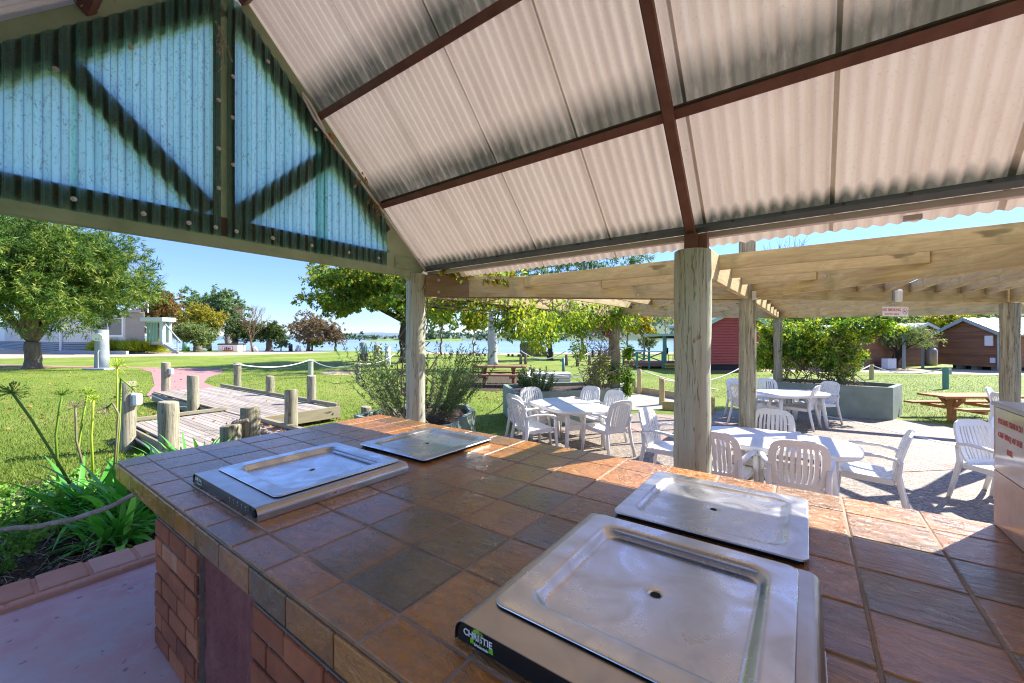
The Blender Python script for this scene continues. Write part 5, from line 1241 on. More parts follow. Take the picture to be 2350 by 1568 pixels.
def hills(name, prof, Z, mat, seed, back=120, amp=.12):
    """terrain ridge seen across the water: prof = (row x, crest row y), distance Z"""
    rr = random.Random(seed); nx = 150; rows = 9; V = []
    x0, x1 = prof[0][0], prof[-1][0]
    def crest(x):
        for (a, ya), (c, yc) in zip(prof, prof[1:]):
            if a <= x <= c: f = (x-a)/(c-a); f = f*f*(3-2*f); return ya+(yc-ya)*f
        return prof[-1][1]
    ph = [rr.uniform(0, 6) for _ in range(6)]
    for i in range(nx+1):
        x = x0+(x1-x0)*i/nx; h = (HZ-crest(x))/FD*(Z+back*.6)+1.87
        for r in range(rows):
            s = r/(rows-1); p = atd(x, HZ, Z+back*s); z = h*math.sin(min(1, s*1.6)*math.pi/2)*(1 if s < .62 else 1-(s-.62)*1.6)
            n_ = sum(math.sin(x*.013*(k+1)*1.7+ph[k]+s*4*(k+1))/(k+1) for k in range(5)); V.append((p.x, p.y, max(-.5, z*(1+amp*n_*s)) if r else -.5))
    b = MB(); b.add(V, [(i*rows+r, (i+1)*rows+r, (i+1)*rows+r+1, i*rows+r+1) for i in range(nx) for r in range(rows-1)]); return tag(b.build(name, mat, smooth=True), kind='structure')
M['hill'] = pm('wooded_hill', [(.045, .075, .05), (.10, .15, .085), (.19, .25, .12)], .02, .95, .6, 2.0, .12)
M['hillblue'] = pm('distant_hill', [(.10, .16, .20), (.16, .23, .27)], .01, .95, .3, 2, .08)  # haze of distance put into the hill colour as blue
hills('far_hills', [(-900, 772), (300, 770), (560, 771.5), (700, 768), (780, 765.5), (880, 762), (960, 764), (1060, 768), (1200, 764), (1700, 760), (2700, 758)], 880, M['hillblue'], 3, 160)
hills('near_hills', [(1000, 777), (1090, 771), (1150, 764), (1200, 757), (1260, 753), (1340, 742), (1420, 727), (1500, 716), (1600, 708), (1800, 700), (2700, 690)], 470, M['hill'], 5, 240)
hills('peninsula', [(838, 779.6), (860, 778.6), (920, 778.0), (1000, 777.6), (1060, 777.8)], 330, M['grass'], 8, 40, .03)
# far shore wood: one mass beyond counting
bl = []
rr2 = random.Random(4)
for i in range(150):
    x = rr2.uniform(1000, 1560); Z = rr2.uniform(372, 470); p = atd(x, HZ, Z); s = rr2.uniform(2.2, 5.0); bl.append((p.x, p.y, 1+s*.8+rr2.random()*2.5+max(0, (x-1250))*.008*(Z-372)*.12, s, s, s*.8))
for i in range(26):
    x = rr2.gauss(790, 34) if i < 9 else rr2.uniform(862, 1000); p = atd(x, HZ, 345); s = rr2.uniform(2.0, 4.0); bl.append((p.x, p.y, 1.5+s*.7+rr2.random()*2, s, s, s*.75))
for i in range(90):
    x = rr2.uniform(500, 960); p = atd(x, HZ, 880); s = rr2.uniform(4, 8); bl.append((p.x, p.y, 3+s*.4, s*1.5, s, s*.6))
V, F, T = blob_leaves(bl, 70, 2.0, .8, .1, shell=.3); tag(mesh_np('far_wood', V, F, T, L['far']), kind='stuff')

# =================================================================== small things on the lawns
def simple(name, loc, label, cat, parts, group=None, rz=YAW):
    q = thing(name, loc, label, cat, group, rz)
    for nm, mb, mat, bv in parts: mb.build(nm, M[mat], q, bevel=bv)
    return q
# tap post with round meter
p = at(234, 848); zt = zof(p, 757); r = .33
q = thing('water_post', p, 'thick grey green log post with a white oval meter, in front of the cream cabin', 'post', rz=YAW)
b = MB(); b.lathe([(r*1.05, -.05), (r*1.02, .8), (r*.97, 1.7), (r*.95, zt-.02), (r*.9, zt)], 20); b.build('log', M['greyboard'], q, smooth=True)
b = MB(); m = Matrix.Rotation(R(90), 3, 'X'); c = Vector((.12, -r-.05, zt-.46)); b.add([c+Vector((.33*math.cos(a), y, .24*math.sin(a))) for y in (.1, -.03) for a in [R(15*k) for k in range(24)]], [tuple(range(24, 48)), tuple(range(23, -1, -1))]+[(k, (k+1) % 24, 24+(k+1) % 24, 24+k) for k in range(24)]); mt = b.build('meter', M['signwhite'], q)
b = MB()
for dx in (-.08, .0, .1): b.box((c.x+dx, c.y-.035, c.z-.11), (.035, .01, .06))
b.build('meter_mark', M['dark'], mt)
b = MB(); b.tube([(.18, -r-.03, 1.2), (.18, -r-.1, 1.0), (.16, -r-.06, .1)], .035, 8); b.build('pipe', M['greyplastic'], q)
b = MB(); b.box((.25, -r-.1, .06), (1.3, .7, .12)); b.build('drain_pad', M['greyboard'], q, bevel=.02)
# skip bin
p = at(532, 808.2); k = depth(p)/FD
b = MB(); w, h, d = 46*k, 17*k, 26*k
b.add([(-w*.49, -d/2, .1), (w*.49, -d/2, .1), (w*.49, d/2, .1), (-w*.49, d/2, .1), (-w/2, -d/2-.05, h), (w/2, -d/2-.05, h), (w/2, d/2, h*1.04), (-w/2, d/2, h*1.04)], [(3, 2, 1, 0), (4, 5, 6, 7), (0, 1, 5, 4), (1, 2, 6, 5), (2, 3, 7, 6), (3, 0, 4, 7)])
lid = MB(); lid.box((0, 0, h*1.05), (w*1.02, d*1.04, .12))
for i in range(14): lid.box((-w*.47+w*.94*i/13, 0, h*1.05+.08), (.06, d, .08))
b2 = MB(); b2.box((0, -d/2-.02, h*.5), (w*.50, .05, h*.62)); b3 = MB(); b3.box((0, -d/2-.05, h*.52), (w*.46, .03, h*.5)); 
q = simple('skip_bin', p, 'white front lift rubbish skip with dark lid and red bordered panel', 'skip bin', [('body', b, 'whiteboard', .04), ('lid', lid, 'dark', 0), ('red_panel', b2, 'redprint', 0), ('white_panel', b3, 'signwhite', 0)])
b = MB()
for dx, hh in ((-.35, .3), (-.1, .42), (.12, .3), (.35, .26)): b.box((dx, -d/2-.072, h*.5), (.16, .012, hh))
b.build('panel_mark', M['barkdark'], q)
b = MB(); b.box((0, -d/2-.072, h*.27), (w*.4, .012, .14)); b.build('panel_band', M['redprint'], q)
# small poles
def pole(x, yb, yt, r, mat, label, name='pole', cat='pole', lean=0, group=None):
    p = at(x, yb); h = zof(p, yt); q = thing(name, p, label, cat, group); b = MB(); b.cyl((0, 0, 0), (RT.x*lean, RT.y*lean, h), r, r*.9, 10); b.build('shaft', M[mat], q, smooth=True); return q, h
for x, yb, yt, ln, lb in ((577, 807.4, 792.5, .1, 'upright white marker post right of the skip bin'), (590, 807.2, 793, -.5, 'leaning white marker post right of the skip bin'), (679, 806.8, 792.5, .35, 'leaning white boat ramp post by the water'), (688, 806.9, 795, 0, 'short upright white boat ramp post by the water')): pole(x, yb, yt, .18, 'signwhite', lb, 'marker_post', 'post', ln, 'white marker posts')
pole(667, 807, 790, .28, 'dark', 'dark square post by the water left of the boat ramp posts', 'post', 'post')
pole(427, 806, 788, .5, 'darkgreen', 'green litter bin beside the olive shrub', 'litter_bin', 'bin'); pole(481, 805.5, 786, .3, 'bark', 'brown bin post right of the olive shrub', 'post', 'post')
q, h = pole(833, 829, 786, .20, 'greyboard', 'grey power pedestal with an upper box on the lawn', 'power_post', 'post')
b = MB(); b.box((-.2, 0, h*.88), (.2, .3, h*.2)); b.build('upper_box', M['greyplastic'], q, bevel=.02); b = MB(); b.cyl((0, 0, 0), (0, 0, h*.42), .42, .42, 12); b.build('base_log', M['bark'], q)
q, h = pole(866, 824, 791, .33, 'pinegrey', 'log power post with a round lamp near the water', 'power_post', 'post')
b = MB(); b.lathe([(0, -.15), (.2, -.1), (.22, .1), (0, .16)], 12, (.42, -.1, h*.85)); b.build('lamp', M['signwhite'], q, smooth=True)
q, h = pole(890, 842, 795, .19, 'signwhite', 'white and grey striped power pedestal left of the rosemary', 'power_post', 'post'); b = MB(); b.box((.05, -.17, h*.6), (.12, .06, h*.7)); b.build('door', M['greyplastic'], q)
q, h = pole(841.5, 812, 797, .15, 'darkgreen', 'small green water post at the lake edge', 'post', 'post')
q, h = pole(1293, 868, 822.5, .075, 'darkgreen', 'slim dark green tap post on the lawn behind the middle planter', 'tap_post', 'post'); b = MB(); b.box((-.1, 0, h-.1), (.14, .08, .12)); b.build('tap', M['darkgreen'], q)
# low bollards along the lake lawn
first = None
for i, (x, yb, yt) in enumerate(((1036, 817, 811), (1050, 817, 805), (1058, 817.5, 812), (1078, 817, 812.5), (1094, 817.5, 812), (1100, 817, 812.5), (1113, 817.6, 812.6), (1167, 817.6, 812), (1176, 818, 813), (1190, 818, 813.4), (1204, 818, 814), (1345, 818, 804), (1360, 819, 803), (1375, 819, 804), (1388, 820, 806), (1437, 819, 810), (1452, 819, 808))):
    p = at(x, yb); h = zof(p, yt)
    if first is None:
        first = thing('low_bollard', p, 'small dark timber bollard on the lake side lawn', 'bollard', 'low bollards along the lake lawn'); b = MB(); b.cyl((0, 0, 0), (0, 0, 1), .13, .12, 8); b.build('log', M['barkdark'], first); o = first
    else: o = clone(first, p)
    o.scale = (1, 1, h)
for x, yb, yt, lb in ((1195, 836, 813, 'timber rope post left of the forked dark trunk'), (1206, 836, 811, 'second timber rope post left of the forked dark trunk'), (1300, 839, 814, 'timber rope post right of the forked dark trunk'), (1325, 841, 813, 'timber rope post left of the red maple trunk'), (1353, 838, 815, 'timber rope post right of the red maple trunk')): pole(x, yb, yt, .11, 'bark', lb, 'rope_post', 'bollard', 0, 'far rope posts on the lake lawn')
rope((*at(1195, 836).xy, 1.0), (*at(1300, 839).xy, 1.05), .6, .035, 'white rope swagged past the forked dark trunk', group='far white ropes')
rope((*at(1325, 841).xy, 1.0), (*at(1353, 838).xy, 1.05), .3, .035, 'white rope beside the red maple trunk', group='far white ropes')
# stone fireplace
p = at(1232, 818); q = thing('stone_fireplace', p, 'low rough stone fireplace near the water right of the pale gum', 'fireplace', rz=YAW)
b = MB(); k = depth(p)/FD
for i in range(3):
    for j in range(9-i*2 if i else 9): b.tone = random.random(); b.box((-33*k+j*8.2*k, random.uniform(-.1, .1), .28+.5*i), (8.6*k, 1.2, .52))
b.build('stone', M['stone'], q, bevel=.05)
# stack of pale slabs
p = at(1258, 892); q = thing('slab_stack', p, 'stack of pale paving slabs behind the middle planter', 'slabs', rz=YAW); b = MB()
for x in (-.42, .42):
    for i in range(8): b.box((x+random.uniform(-.02, .02), random.uniform(-.02, .02), .14+.062*i), (.8, .8, .05))
b.build('slab', M['whiteconc'], q, bevel=.006); b = MB(); b.box((0, 0, .05), (1.7, .8, .10)); b.build('pallet', M['pinegrey'], q)

# =================================================================== picnic tables
def picnic(name, loc, rz, ln, label, mat, w=.8):
    q = thing(name, loc, label, 'picnic table', 'timber picnic tables', rz)
    b = MB()
    for i in range(4): b.tone = random.random(); b.box((random.uniform(-.02, .02), -w/2+w*(i+.5)/4, .76), (ln, w/4-.012, .06))
    b.build('tabletop', M[mat], q, bevel=.006)
    for s in (-1, 1):
        b = MB()
        for i in range(2): b.tone = random.random(); b.box((0, s*(w/2+.30)+(i-.5)*.15, .46), (ln*.98, .14, .06))
        b.build('bench_seat', M[mat], q, bevel=.006)
    for s in (-1, 1):
        b = MB(); x = s*ln*.27; b.box((x, 0, .36), (.12, .16, .74)); b.box((x, 0, .69), (.10, w*.8, .10)); b.box((x, 0, .39), (.10, w+.9, .09))
        for t in (-1, 1): b.beam((x, t*.08, .45), (x, t*.3, .68), .08, .09)
        b.build('leg', M[mat], q, bevel=.006)
    return q
picnic('picnic_table', at(1145, 884), R(25)+.05, 2.2, 'dark red timber picnic table under the pale gum tree', 'redwood')
q = picnic('picnic_table', atd(2238, HZ, 9.2)-Vector((0, 0, 1.87)), YAW, 2.5, 'orange oiled timber picnic table on the right lawn', 'orangewood'); q.scale = (.8, .8, .76)

# =================================================================== buildings
def part(q, nm, mat, fn, bevel=0): b = MB(); fn(b); return b.build(nm, M[mat], q, bevel=bevel)
def planks(q, nm, mat, x0, x1, y, z0, z1, n, top=None, th=.03, axis='x', xa=0):
    """horizontal lapped boards on a face; top(x-range at height z) can clip to a gable"""
    b = MB(); dz = (z1-z0)/n
    for i in range(n):
        za, zb = z0+i*dz, z0+(i+1)*dz; a, c = x0, x1
        if top: a, c = top((za+zb)/2)
        if c-a < .05: continue
        b.tone = random.random()
        if axis == 'x': b.add([(a, y, zb-.004), (c, y, zb-.004), (c, y-th, za), (a, y-th, za), (a, y+.02, zb-.004), (c, y+.02, zb-.004), (c, y+.02, za), (a, y+.02, za)], [(3, 2, 1, 0), (0, 1, 5, 4), (2, 3, 7, 6), (1, 2, 6, 5), (3, 0, 4, 7)])
        else: b.add([(y, a, zb-.004), (y, c, zb-.004), (y-th, c, za), (y-th, a, za), (y+.02, a, zb-.004), (y+.02, c, zb-.004), (y+.02, c, za), (y+.02, a, za)], [(0, 1, 2, 3), (4, 5, 1, 0), (6, 7, 3, 2), (5, 6, 2, 1), (7, 4, 0, 3)])
    return b.build(nm, M[mat], q)
def gable_roof(q, x0, x1, y0, y1, ze, zr, over=.35, mat='tin', trim='tin', th=.07):
    """ridge along y; gable faces at y0"""
    xm = (x0+x1)/2; sl = (zr-ze)/((x1-x0)/2)
    b = MB()
    for s in (-1, 1):
        xe = xm+s*((x1-x0)/2+over); zee = ze-over*sl; n = 30
        V = []
        for i in range(n+1):
            y = y0-over+(y1-y0+2*over)*i/n; w = .018*math.cos(i*math.pi)
            V += [(xm, y, zr+th+w), (xe, y, zee+th+w)]
        b.add(V, [(2*i, 2*i+1, 2*i+3, 2*i+2) if s > 0 else (2*i, 2*i+2, 2*i+3, 2*i+1) for i in range(n)])
    b.build('roof', M[mat], q, solid=.03)
    for s in (-1, 1):
        xe = xm+s*((x1-x0)/2+over); part(q, 'barge_board', trim, lambda b: b.beam((xm, y0-over-.02, zr+th-.05), (xe, y0-over-.02, ze-over*sl+th-.05), .04, .2))
        part(q, 'gutter', trim, lambda b: b.beam((xe, y0-over, ze-over*sl+.02), (xe, y1+over, ze-over*sl+.02), .12, .12))
# --- cream cabin on the left (its left wing swings back from the corner)
C0 = at(154, 811); C1 = at(334, 812.2); dx = (C1-C0); w = dx.length; ang = math.atan2(dx.y, dx.x); k = depth(C0)/FD
q = thing('cream_cabin', C0, 'cream park cabin with grey skirting, ribbed corner and green verandah', 'cabin', rz=ang)
zs, zt = 25*k, 92*k; x1, x2 = w*.755, w*.985
inv = Matrix.Rotation(-ang, 3, 'Z'); LW = inv @ (at(-40, 793)-C0); ld = LW.normalized(); ll = LW.length; ln = Vector((ld.y, -ld.x, 0)); ln = ln if ln.y > 0 else -ln
def wing(s, o): return ld*s+ln*o
X2 = Vector((x2, 0, 0)); foot = [Vector((0, .05, 0)), Vector((x2, .05, 0)), X2+wing(9, .05), wing(ll, 9), wing(ll, .05)]
part(q, 'wall', 'whiteboard', lambda b: b.prism(foot, zs, zt))
b = MB()
for i in range(30): x = x1*i/30+.1; b.box2((x, .02, zs), (x+.04, .06, zt))
for i in range(70): b.beam(wing(.4+i*.9, .03)+Vector((0, 0, zs)), wing(.4+i*.9, .03)+Vector((0, 0, zt)), .05, .05)
b.build('wall_batten', M['whiteboard'], q)
b = MB()
for i in range(5):
    z0 = zs*i/5+.03; z1 = zs*(i+1)/5-.05; b.box2((0, -.03, z0), (x2, .02, z1)); b.beam(wing(0, -.02)+Vector((0, 0, (z0+z1)/2)), wing(ll, -.02)+Vector((0, 0, (z0+z1)/2)), .06, z1-z0)
b.build('skirting', M['greyboard'], q); part(q, 'skirting_void', 'dark', lambda b: b.prism([p+Vector((0, .05, 0)) for p in foot], .01, zs))
b = MB(); n = 34; V = []
for i in range(n*4+1):
    z = zs+(zt-zs)*i/(n*4); o = .05*math.sin(2*math.pi*i/4+.6); V += [(x1, -.05+o, z), (x2, -.05+o, z), (x2+ld.x*6, ld.y*6, z)]
b.add(V, [(3*i, 3*i+1, 3*i+4, 3*i+3) for i in range(n*4)]+[(3*i+1, 3*i+2, 3*i+5, 3*i+4) for i in range(n*4)]); b.build('ribbed_panel', M['ribbed'], q)
wx = w*.36
fr = part(q, 'window', 'signwhite', lambda b: (b.box2((wx-.1, -.05, zs+.7), (wx+4.4, .04, zs+.95)), b.box2((wx-.1, -.05, zs+3.0), (wx+4.4, .04, zs+3.2)), b.box2((wx-.1, -.05, zs+.95), (wx+.15, .04, zs+3.0)), b.box2((wx+4.15, -.05, zs+.95), (wx+4.4, .04, zs+3.0)), b.box2((wx+2.0, -.05, zs+.95), (wx+2.2, .04, zs+3.0))))
part(fr, 'pane', 'glass', lambda b: b.box2((wx+.1, .0, zs+.9), (wx+4.2, .035, zs+3.05)))
part(q, 'downpipe', 'signwhite', lambda b: b.cyl(wing(2.6, -.15)+Vector((0, 0, .3)), wing(2.6, -.15)+Vector((0, 0, zt)), .16))
rf = [Vector((-.3, -.6, 0)), Vector((x2+.3, -.6, 0)), X2+wing(9, .5), wing(ll, 9.5), wing(ll, -.6)]
part(q, 'roof', 'tin', lambda b: b.prism(rf, zt, zt+.28))
part(q, 'aerial', 'signwhite', lambda b: (b.cyl((x2-.2, .6, zt), (x2-.2, .6, zt+3.4), .05), b.beam((x2-.8, .6, zt+3.2), (x2+.4, .6, zt+3.2), .04, .04)))
vx = w*1.20
part(q, 'verandah_deck', 'greyboard', lambda b: b.box2((x2, .1, zs-.25), (vx, 1.4, zs)))
part(q, 'verandah_roof', 'trimgreen', lambda b: b.box2((x2-.3, -.25, zt-1.15), (vx+.35, 1.5, zt-.65)))
for yy in (.2, 1.0): part(q, 'verandah_post', 'trimgreen', lambda b: b.box2((vx-.6, yy, zs), (vx-.15, yy+.4, zt-1.1)))
part(q, 'railing', 'greenfence', lambda b: [b.box2((x2+.1+.42*i, .22, zs+.1), (x2+.40+.42*i, .3, zs+2.5)) for i in range(int((vx-.8-x2)/.42))])
part(q, 'handrail', 'trimgreen', lambda b: b.box2((x2, .15, zs+2.5), (vx-.5, .4, zs+2.7)))
st_ = MB()
for i in range(5): st_.box2((vx+.35*i, .3, zs-.3-.31*i-.08), (vx+.45+.35*i, 1.4, zs-.3-.31*i))
st_.build('step', M['greyboard'], q)
part(q, 'stair_rail', 'greyboard', lambda b: (b.beam((vx-.2, .4, zs+2.5), (vx+2.2, .4, 1.5), .12, .12), b.beam((vx+1.8, .4, 0), (vx+1.8, .4, 1.8), .12, .12), b.beam((vx-.2, .3, zs-.2), (vx+2.0, .3, .1), .1, .3)))
part(q, 'garden_kerb', 'greyboard', lambda b: b.box2((w*.1, -2.4, 0), (w*1.02, -2.1, .42)))
# tufts in front of it
for x, yy, lb in ((262, 811.3, 'bright yellow green grass tuft left of the pair before the cream cabin'), (329, 811.3, 'bright yellow green grass tuft by the cabin steps')):
    p = at(x, yy); q = thing('grass_tuft', p, lb, 'plant', 'yellow grass tufts by the cream cabin'); n = 4200
    a = rng.random(n)*6.283; rr_2 = rng.random(n)**.5*1.75; C = np.stack([np.cos(a)*rr_2*RT.x*1.0, np.sin(a)*rr_2*.6, np.zeros(n)], 1); C[:, 0] = np.cos(a)*rr_2; C[:, 1] = np.sin(a)*rr_2*.8; C[:, 2] = .2+.9*rng.random(n)*(1-rr_2/2.2)
    Dr = np.stack([np.cos(a)*.8, np.sin(a)*.8, .35+.9*rng.random(n)], 1)+rng.normal(0, .25, (n, 3)); Dr /= np.linalg.norm(Dr, axis=1, keepdims=True); V, F, T = leaf_geo(C, Dr, 1.0+.8*rng.random(n), np.full(n, .10), np.clip(rng.normal(.55, .22, n), 0, 1)); mesh_np('blades', V, F, T, L['tuft'], q)
# --- red cabin
A = at(1627, 853); B_ = at(1749, 853); B_ = atd(1749, HZ, depth(A)); B_.z = 0; dx = B_-A; w = dx.length; k = depth(A)/FD
q = thing('red_cabin', A, 'red weatherboard cabin with pale green trim seen between the posts', 'cabin', rz=math.atan2(dx.y, dx.x))
ze, zr, zb = zof(A, 741), zof(A, 711), .42
planks(q, 'wall_boards', 'redboard', 0, w, 0, zb, zr, 20, lambda z: (0, w) if z < ze else (w/2*(z-ze)/(zr-ze), w-w/2*(z-ze)/(zr-ze)), .06)
part(q, 'wall', 'redboard', lambda b: b.box2((.05, .05, zb), (w-.05, 5, ze)))
planks(q, 'side_boards', 'redboard', 0, 5, -.0, zb, ze, 20, axis='y')
part(q, 'base', 'dark', lambda b: b.box2((.1, .06, 0), (w-.1, 4.9, zb))); part(q, 'ground_sill', 'redwood', lambda b: b.box2((0, -.1, .0), (w, .04, .07)))
gable_roof(q, 0, w, 0, 5, ze, zr, .25, 'tin', 'trimgreen')
# its verandah
P0 = at(1462, 846.5); Zv = depth(P0); P1 = atd(1603, HZ, Zv); P1.z = 0; dx = P1-P0; w2 = dx.length; kv = Zv/FD
q = thing('green_verandah', P0, 'raised timber deck with teal cross railing and yellow edged steps by the red cabin', 'verandah', rz=math.atan2(dx.y, dx.x))
zd = zof(P0, 833.5); zr_ = zof(P0, 808); xg = (1521-1462)*kv
part(q, 'deck', 'redwood', lambda b: b.box2((0, 0, zd-.2), (w2, 3.2, zd)))
for x in (0, xg*.47, xg): part(q, 'rail_post', 'darkgreen', lambda b: b.box2((x-.05, -.02, 0), (x+.06, .1, zr_+.02)))
for x in (0, xg*.9): part(q, 'rail_post', 'darkgreen', lambda b: b.box2((x-.05, 3.05, 0), (x+.06, 3.17, zr_+.02)))
part(q, 'rail', 'trimgreen', lambda b: (b.box2((0, 0, zr_-.02), (xg, .08, zr_+.04)), b.box2((0, 3.1, zr_-.02), (xg, 3.16, zr_+.04)), b.box2((-.02, 0, zr_-.02), (.05, 3.1, zr_+.04))))
part(q, 'cross_brace', 'darkgreen', lambda b: (b.beam((.03, .04, zd+.08), (xg, .04, zr_-.04), .05, .07), b.beam((.03, .03, zr_-.04), (xg, .03, zd+.08), .05, .07), b.beam((.03, 3.13, zd+.08), (xg*.9, 3.13, zr_-.04), .05, .07), b.beam((.03, 3.12, zr_-.04), (xg*.9, 3.12, zd+.08), .05, .07), b.beam((.0, .1, zd+.08), (.0, 3.1, zr_-.04), .05, .07), b.beam((.01, .1, zr_-.04), (.01, 3.1, zd+.08), .05, .07)))
part(q, 'roof_post', 'darkgreen', lambda b: b.box2((xg+.05, 0, 0), (xg+.24, .16, zof(P0, 771))))
part(q, 'roof', 'trimgreen', lambda b: b.box2((xg-.12, -.2, zof(P0, 771.5)), (w2+.3, 3.4, zof(P0, 766.5)))); part(q, 'roof_soffit', 'dark', lambda b: b.box2((xg+.25, -.1, zof(P0, 777)), (w2, 3.2, zof(P0, 772))))
part(q, 'step', 'redwood', lambda b: [b.box2((xg+.0, -.35-.3*i, zd-.32-.2*i), (xg+1.6, -.05-.3*i, zd-.26-.2*i)) for i in range(2)])
part(q, 'step_nosing', 'yellow', lambda b: [b.box2((xg+.0, -.36-.3*i, zd-.25-.2*i), (xg+1.6, -.28-.3*i, zd-.2-.2*i)) for i in range(2)]+[b.box2((xg+.1, -.03, zd-.14), (xg+1.6, -.015, zd-.02))])
P = P0+Vector((dx.x, dx.y, 0)).normalized()*(xg+.9)+Vector((-dx.y, dx.x, 0)).normalized()*1.4
cq = thing('bar_chair', (P.x, P.y, zd), 'black metal chair on the verandah deck by the red cabin', 'chair', rz=math.atan2(dx.y, dx.x)+.5)
b = MB(); b.box((0, 0, .45), (.42, .42, .03)); b.build('seat', M['dark'], cq)
b = MB(); b.box((0, .2, .72), (.42, .03, .4)); b.build('backrest', M['dark'], cq)
for sx in (-1, 1):
    for sy in (-1, 1): b = MB(); b.cyl((sx*.19, sy*.19, 0), (sx*.19, sy*.19, .46), .014); b.build('leg', M['dark'], cq)
# --- brown cabins
A = at(2154, 843); B_ = at(2299, 852.5); dx = B_-A; w = dx.length
q = thing('brown_cabin', A, 'brown log board cabin whose gable end faces the lawn, pale barge boards', 'cabin', rz=math.atan2(dx.y, dx.x))
ze, zr, zb = zof(A, 766), zof((A+B_)/2, 733), .22
planks(q, 'wall_boards', 'brownboard', 0, w, 0, zb, zr, 23, lambda z: (0, w) if z < ze else (w/2*(z-ze)/(zr-ze), w-w/2*(z-ze)/(zr-ze)), .045)
part(q, 'wall', 'brownboard', lambda b: b.box2((.05, .05, zb), (w-.05, 9, ze))); part(q, 'stump', 'greyplastic', lambda b: [b.box2((x, .2, 0), (x+.3, .5, zb)) for x in (w*.25, w*.5, w*.8)]); part(q, 'underfloor', 'dark', lambda b: b.box2((.4, .5, 0), (w-.4, 8.6, zb)))
gable_roof(q, 0, w, 0, 9, ze, zr, .3, 'tin', 'tin')
part(q, 'meter_box', 'signwhite', lambda b: b.box2((w-.75, -.12, ze-.75), (w-.35, -.04, ze-.15)), .02); part(q, 'number_plate', 'signwhite', lambda b: b.box2((w-.5, -.09, ze-1.75), (w-.25, -.05, ze-1.45)))
part(q, 'downpipe', 'tin', lambda b: b.cyl((w-.1, -.1, .1), (w-.1, -.1, ze), .04))
A = at(1958, 849); B_ = at(2116, 840); dx = B_-A; w = dx.length
q = thing('brown_cabin', A, 'long brown log board cabin wall behind the olive tree', 'cabin', rz=math.atan2(dx.y, dx.x)); zt_ = zof(B_, 757); zb = .2
planks(q, 'wall_boards', 'brownboard', 0, w, 0, zb, zt_, 20, None, .045); part(q, 'wall', 'brownboard', lambda b: b.box2((.05, .05, 0), (w-.05, 7, zt_)))
fr = part(q, 'window', 'signwhite', lambda b: b.box2((w*.42, -.07, 1.35), (w*.56, .02, 2.3))); part(fr, 'pane', 'glass', lambda b: b.box2((w*.43, -.085, 1.43), (w*.55, -.06, 2.22)))
for x in (.42, .7): part(q, 'verandah_post', 'tin', lambda b: b.box2((w*x, -1.0, 0), (w*x+.12, -.88, zt_)))
part(q, 'roof', 'tin', lambda b: b.add([(-.4, -.5, zt_), (w+.3, -.5, zt_), (w+.3, 3.5, zt_+.35), (-.4, 3.5, zt_+.35), (w+.3, 7.5, zt_), (-.4, 7.5, zt_)], [(0, 1, 2, 3), (3, 2, 4, 5)]))
A2 = at(2108, 839); B2 = at(2162, 836.5); dx = B2-A2; w = dx.length
q = thing('brown_cabin', A2, 'farthest brown cabin with its gable half hidden behind the main brown cabin', 'cabin', rz=math.atan2(dx.y, dx.x)); ze, zr = zof(A2, 766), zof(A2, 744)
planks(q, 'wall_boards', 'brownboard', -w*.7, w, 0, .2, zr, 22, lambda z: (-w*.7, w) if z < ze else (-w*.7+w*.85*(z-ze)/(zr-ze), w-w*.85*(z-ze)/(zr-ze)), .045)
part(q, 'wall', 'brownboard', lambda b: b.box2((-w*.65, .05, 0), (w-.05, 7, ze))); gable_roof(q, -w*.7, w, 0, 7, ze, zr, .3, 'tin', 'tin'); part(q, 'corner_pipe', 'trimgreen', lambda b: b.cyl((0, -.12, 0), (0, -.12, ze), .07))
p = at(2136, 838.5); q = thing('gas_cylinder', p, 'tall pale gas cylinder standing against the far brown cabin', 'gas cylinder'); b = MB(); b.lathe([(.33, 0), (.34, .1), (.34, 1.05), (.26, 1.18), (.12, 1.22), (.12, 1.3), (.22, 1.32), (.22, 1.42), (0, 1.42)], 18); b.build('tank', M['gasgrey'], q, smooth=True)
p = at(2040, 847.5); q = thing('air_conditioner', p, 'pale outdoor air conditioner unit at the foot of the long brown wall', 'air conditioner', rz=math.atan2((B_-A).y, (B_-A).x)); b = MB(); b.box((0, 0, .35), (.95, .35, .62)); b.build('case', M['signwhite'], q, bevel=.02); b = MB(); b.lathe([(0, -.2), (.22, -.2), (.24, -.19)], 18); o = b.build('fan_grille', M['greyplastic'], q); o.rotation_euler = (R(90), 0, 0); o.location = (.2, 0, .36)

# =================================================================== trees
def dist_tree(name, x, yb, label, leaf, crown, n, r, trunk, dens, size, seed, group='trees between the lawns and the lake', Z=None, **kw):
    """crown = (x0, x1, ytop, ybottom) rows; sizes follow from the distance of the foot"""
    p = at(x, yb) if Z is None else atd(x, HZ, Z); p.z = 0; k = depth(p)/FD; x0, x1, y0, y1 = crown
    cx = ((x0+x1)/2-x)*k; zt, zb = zof(p, y0), zof(p, y1); rx = (x1-x0)/2*k
    bl = crown_blobs(0, 0, (zt+zb)/2, rx-r*k*.7, (rx-r*k*.7)*.9, (zt-zb)/2-r*k*.55, n, r*k, seed, **kw.pop('bk', {}))
    bl = [(a*RT.x-c*RT.y+cx*RT.x, a*RT.y+c*RT.x+cx*RT.y, z, s, s2, s3) for a, c, z, s, s2, s3 in bl]
    H, r0, r1 = trunk; return make_tree(name, p, label, (H*k, r0*k, r1*k), bl, leaf, dens, size*k, group=group, **kw)
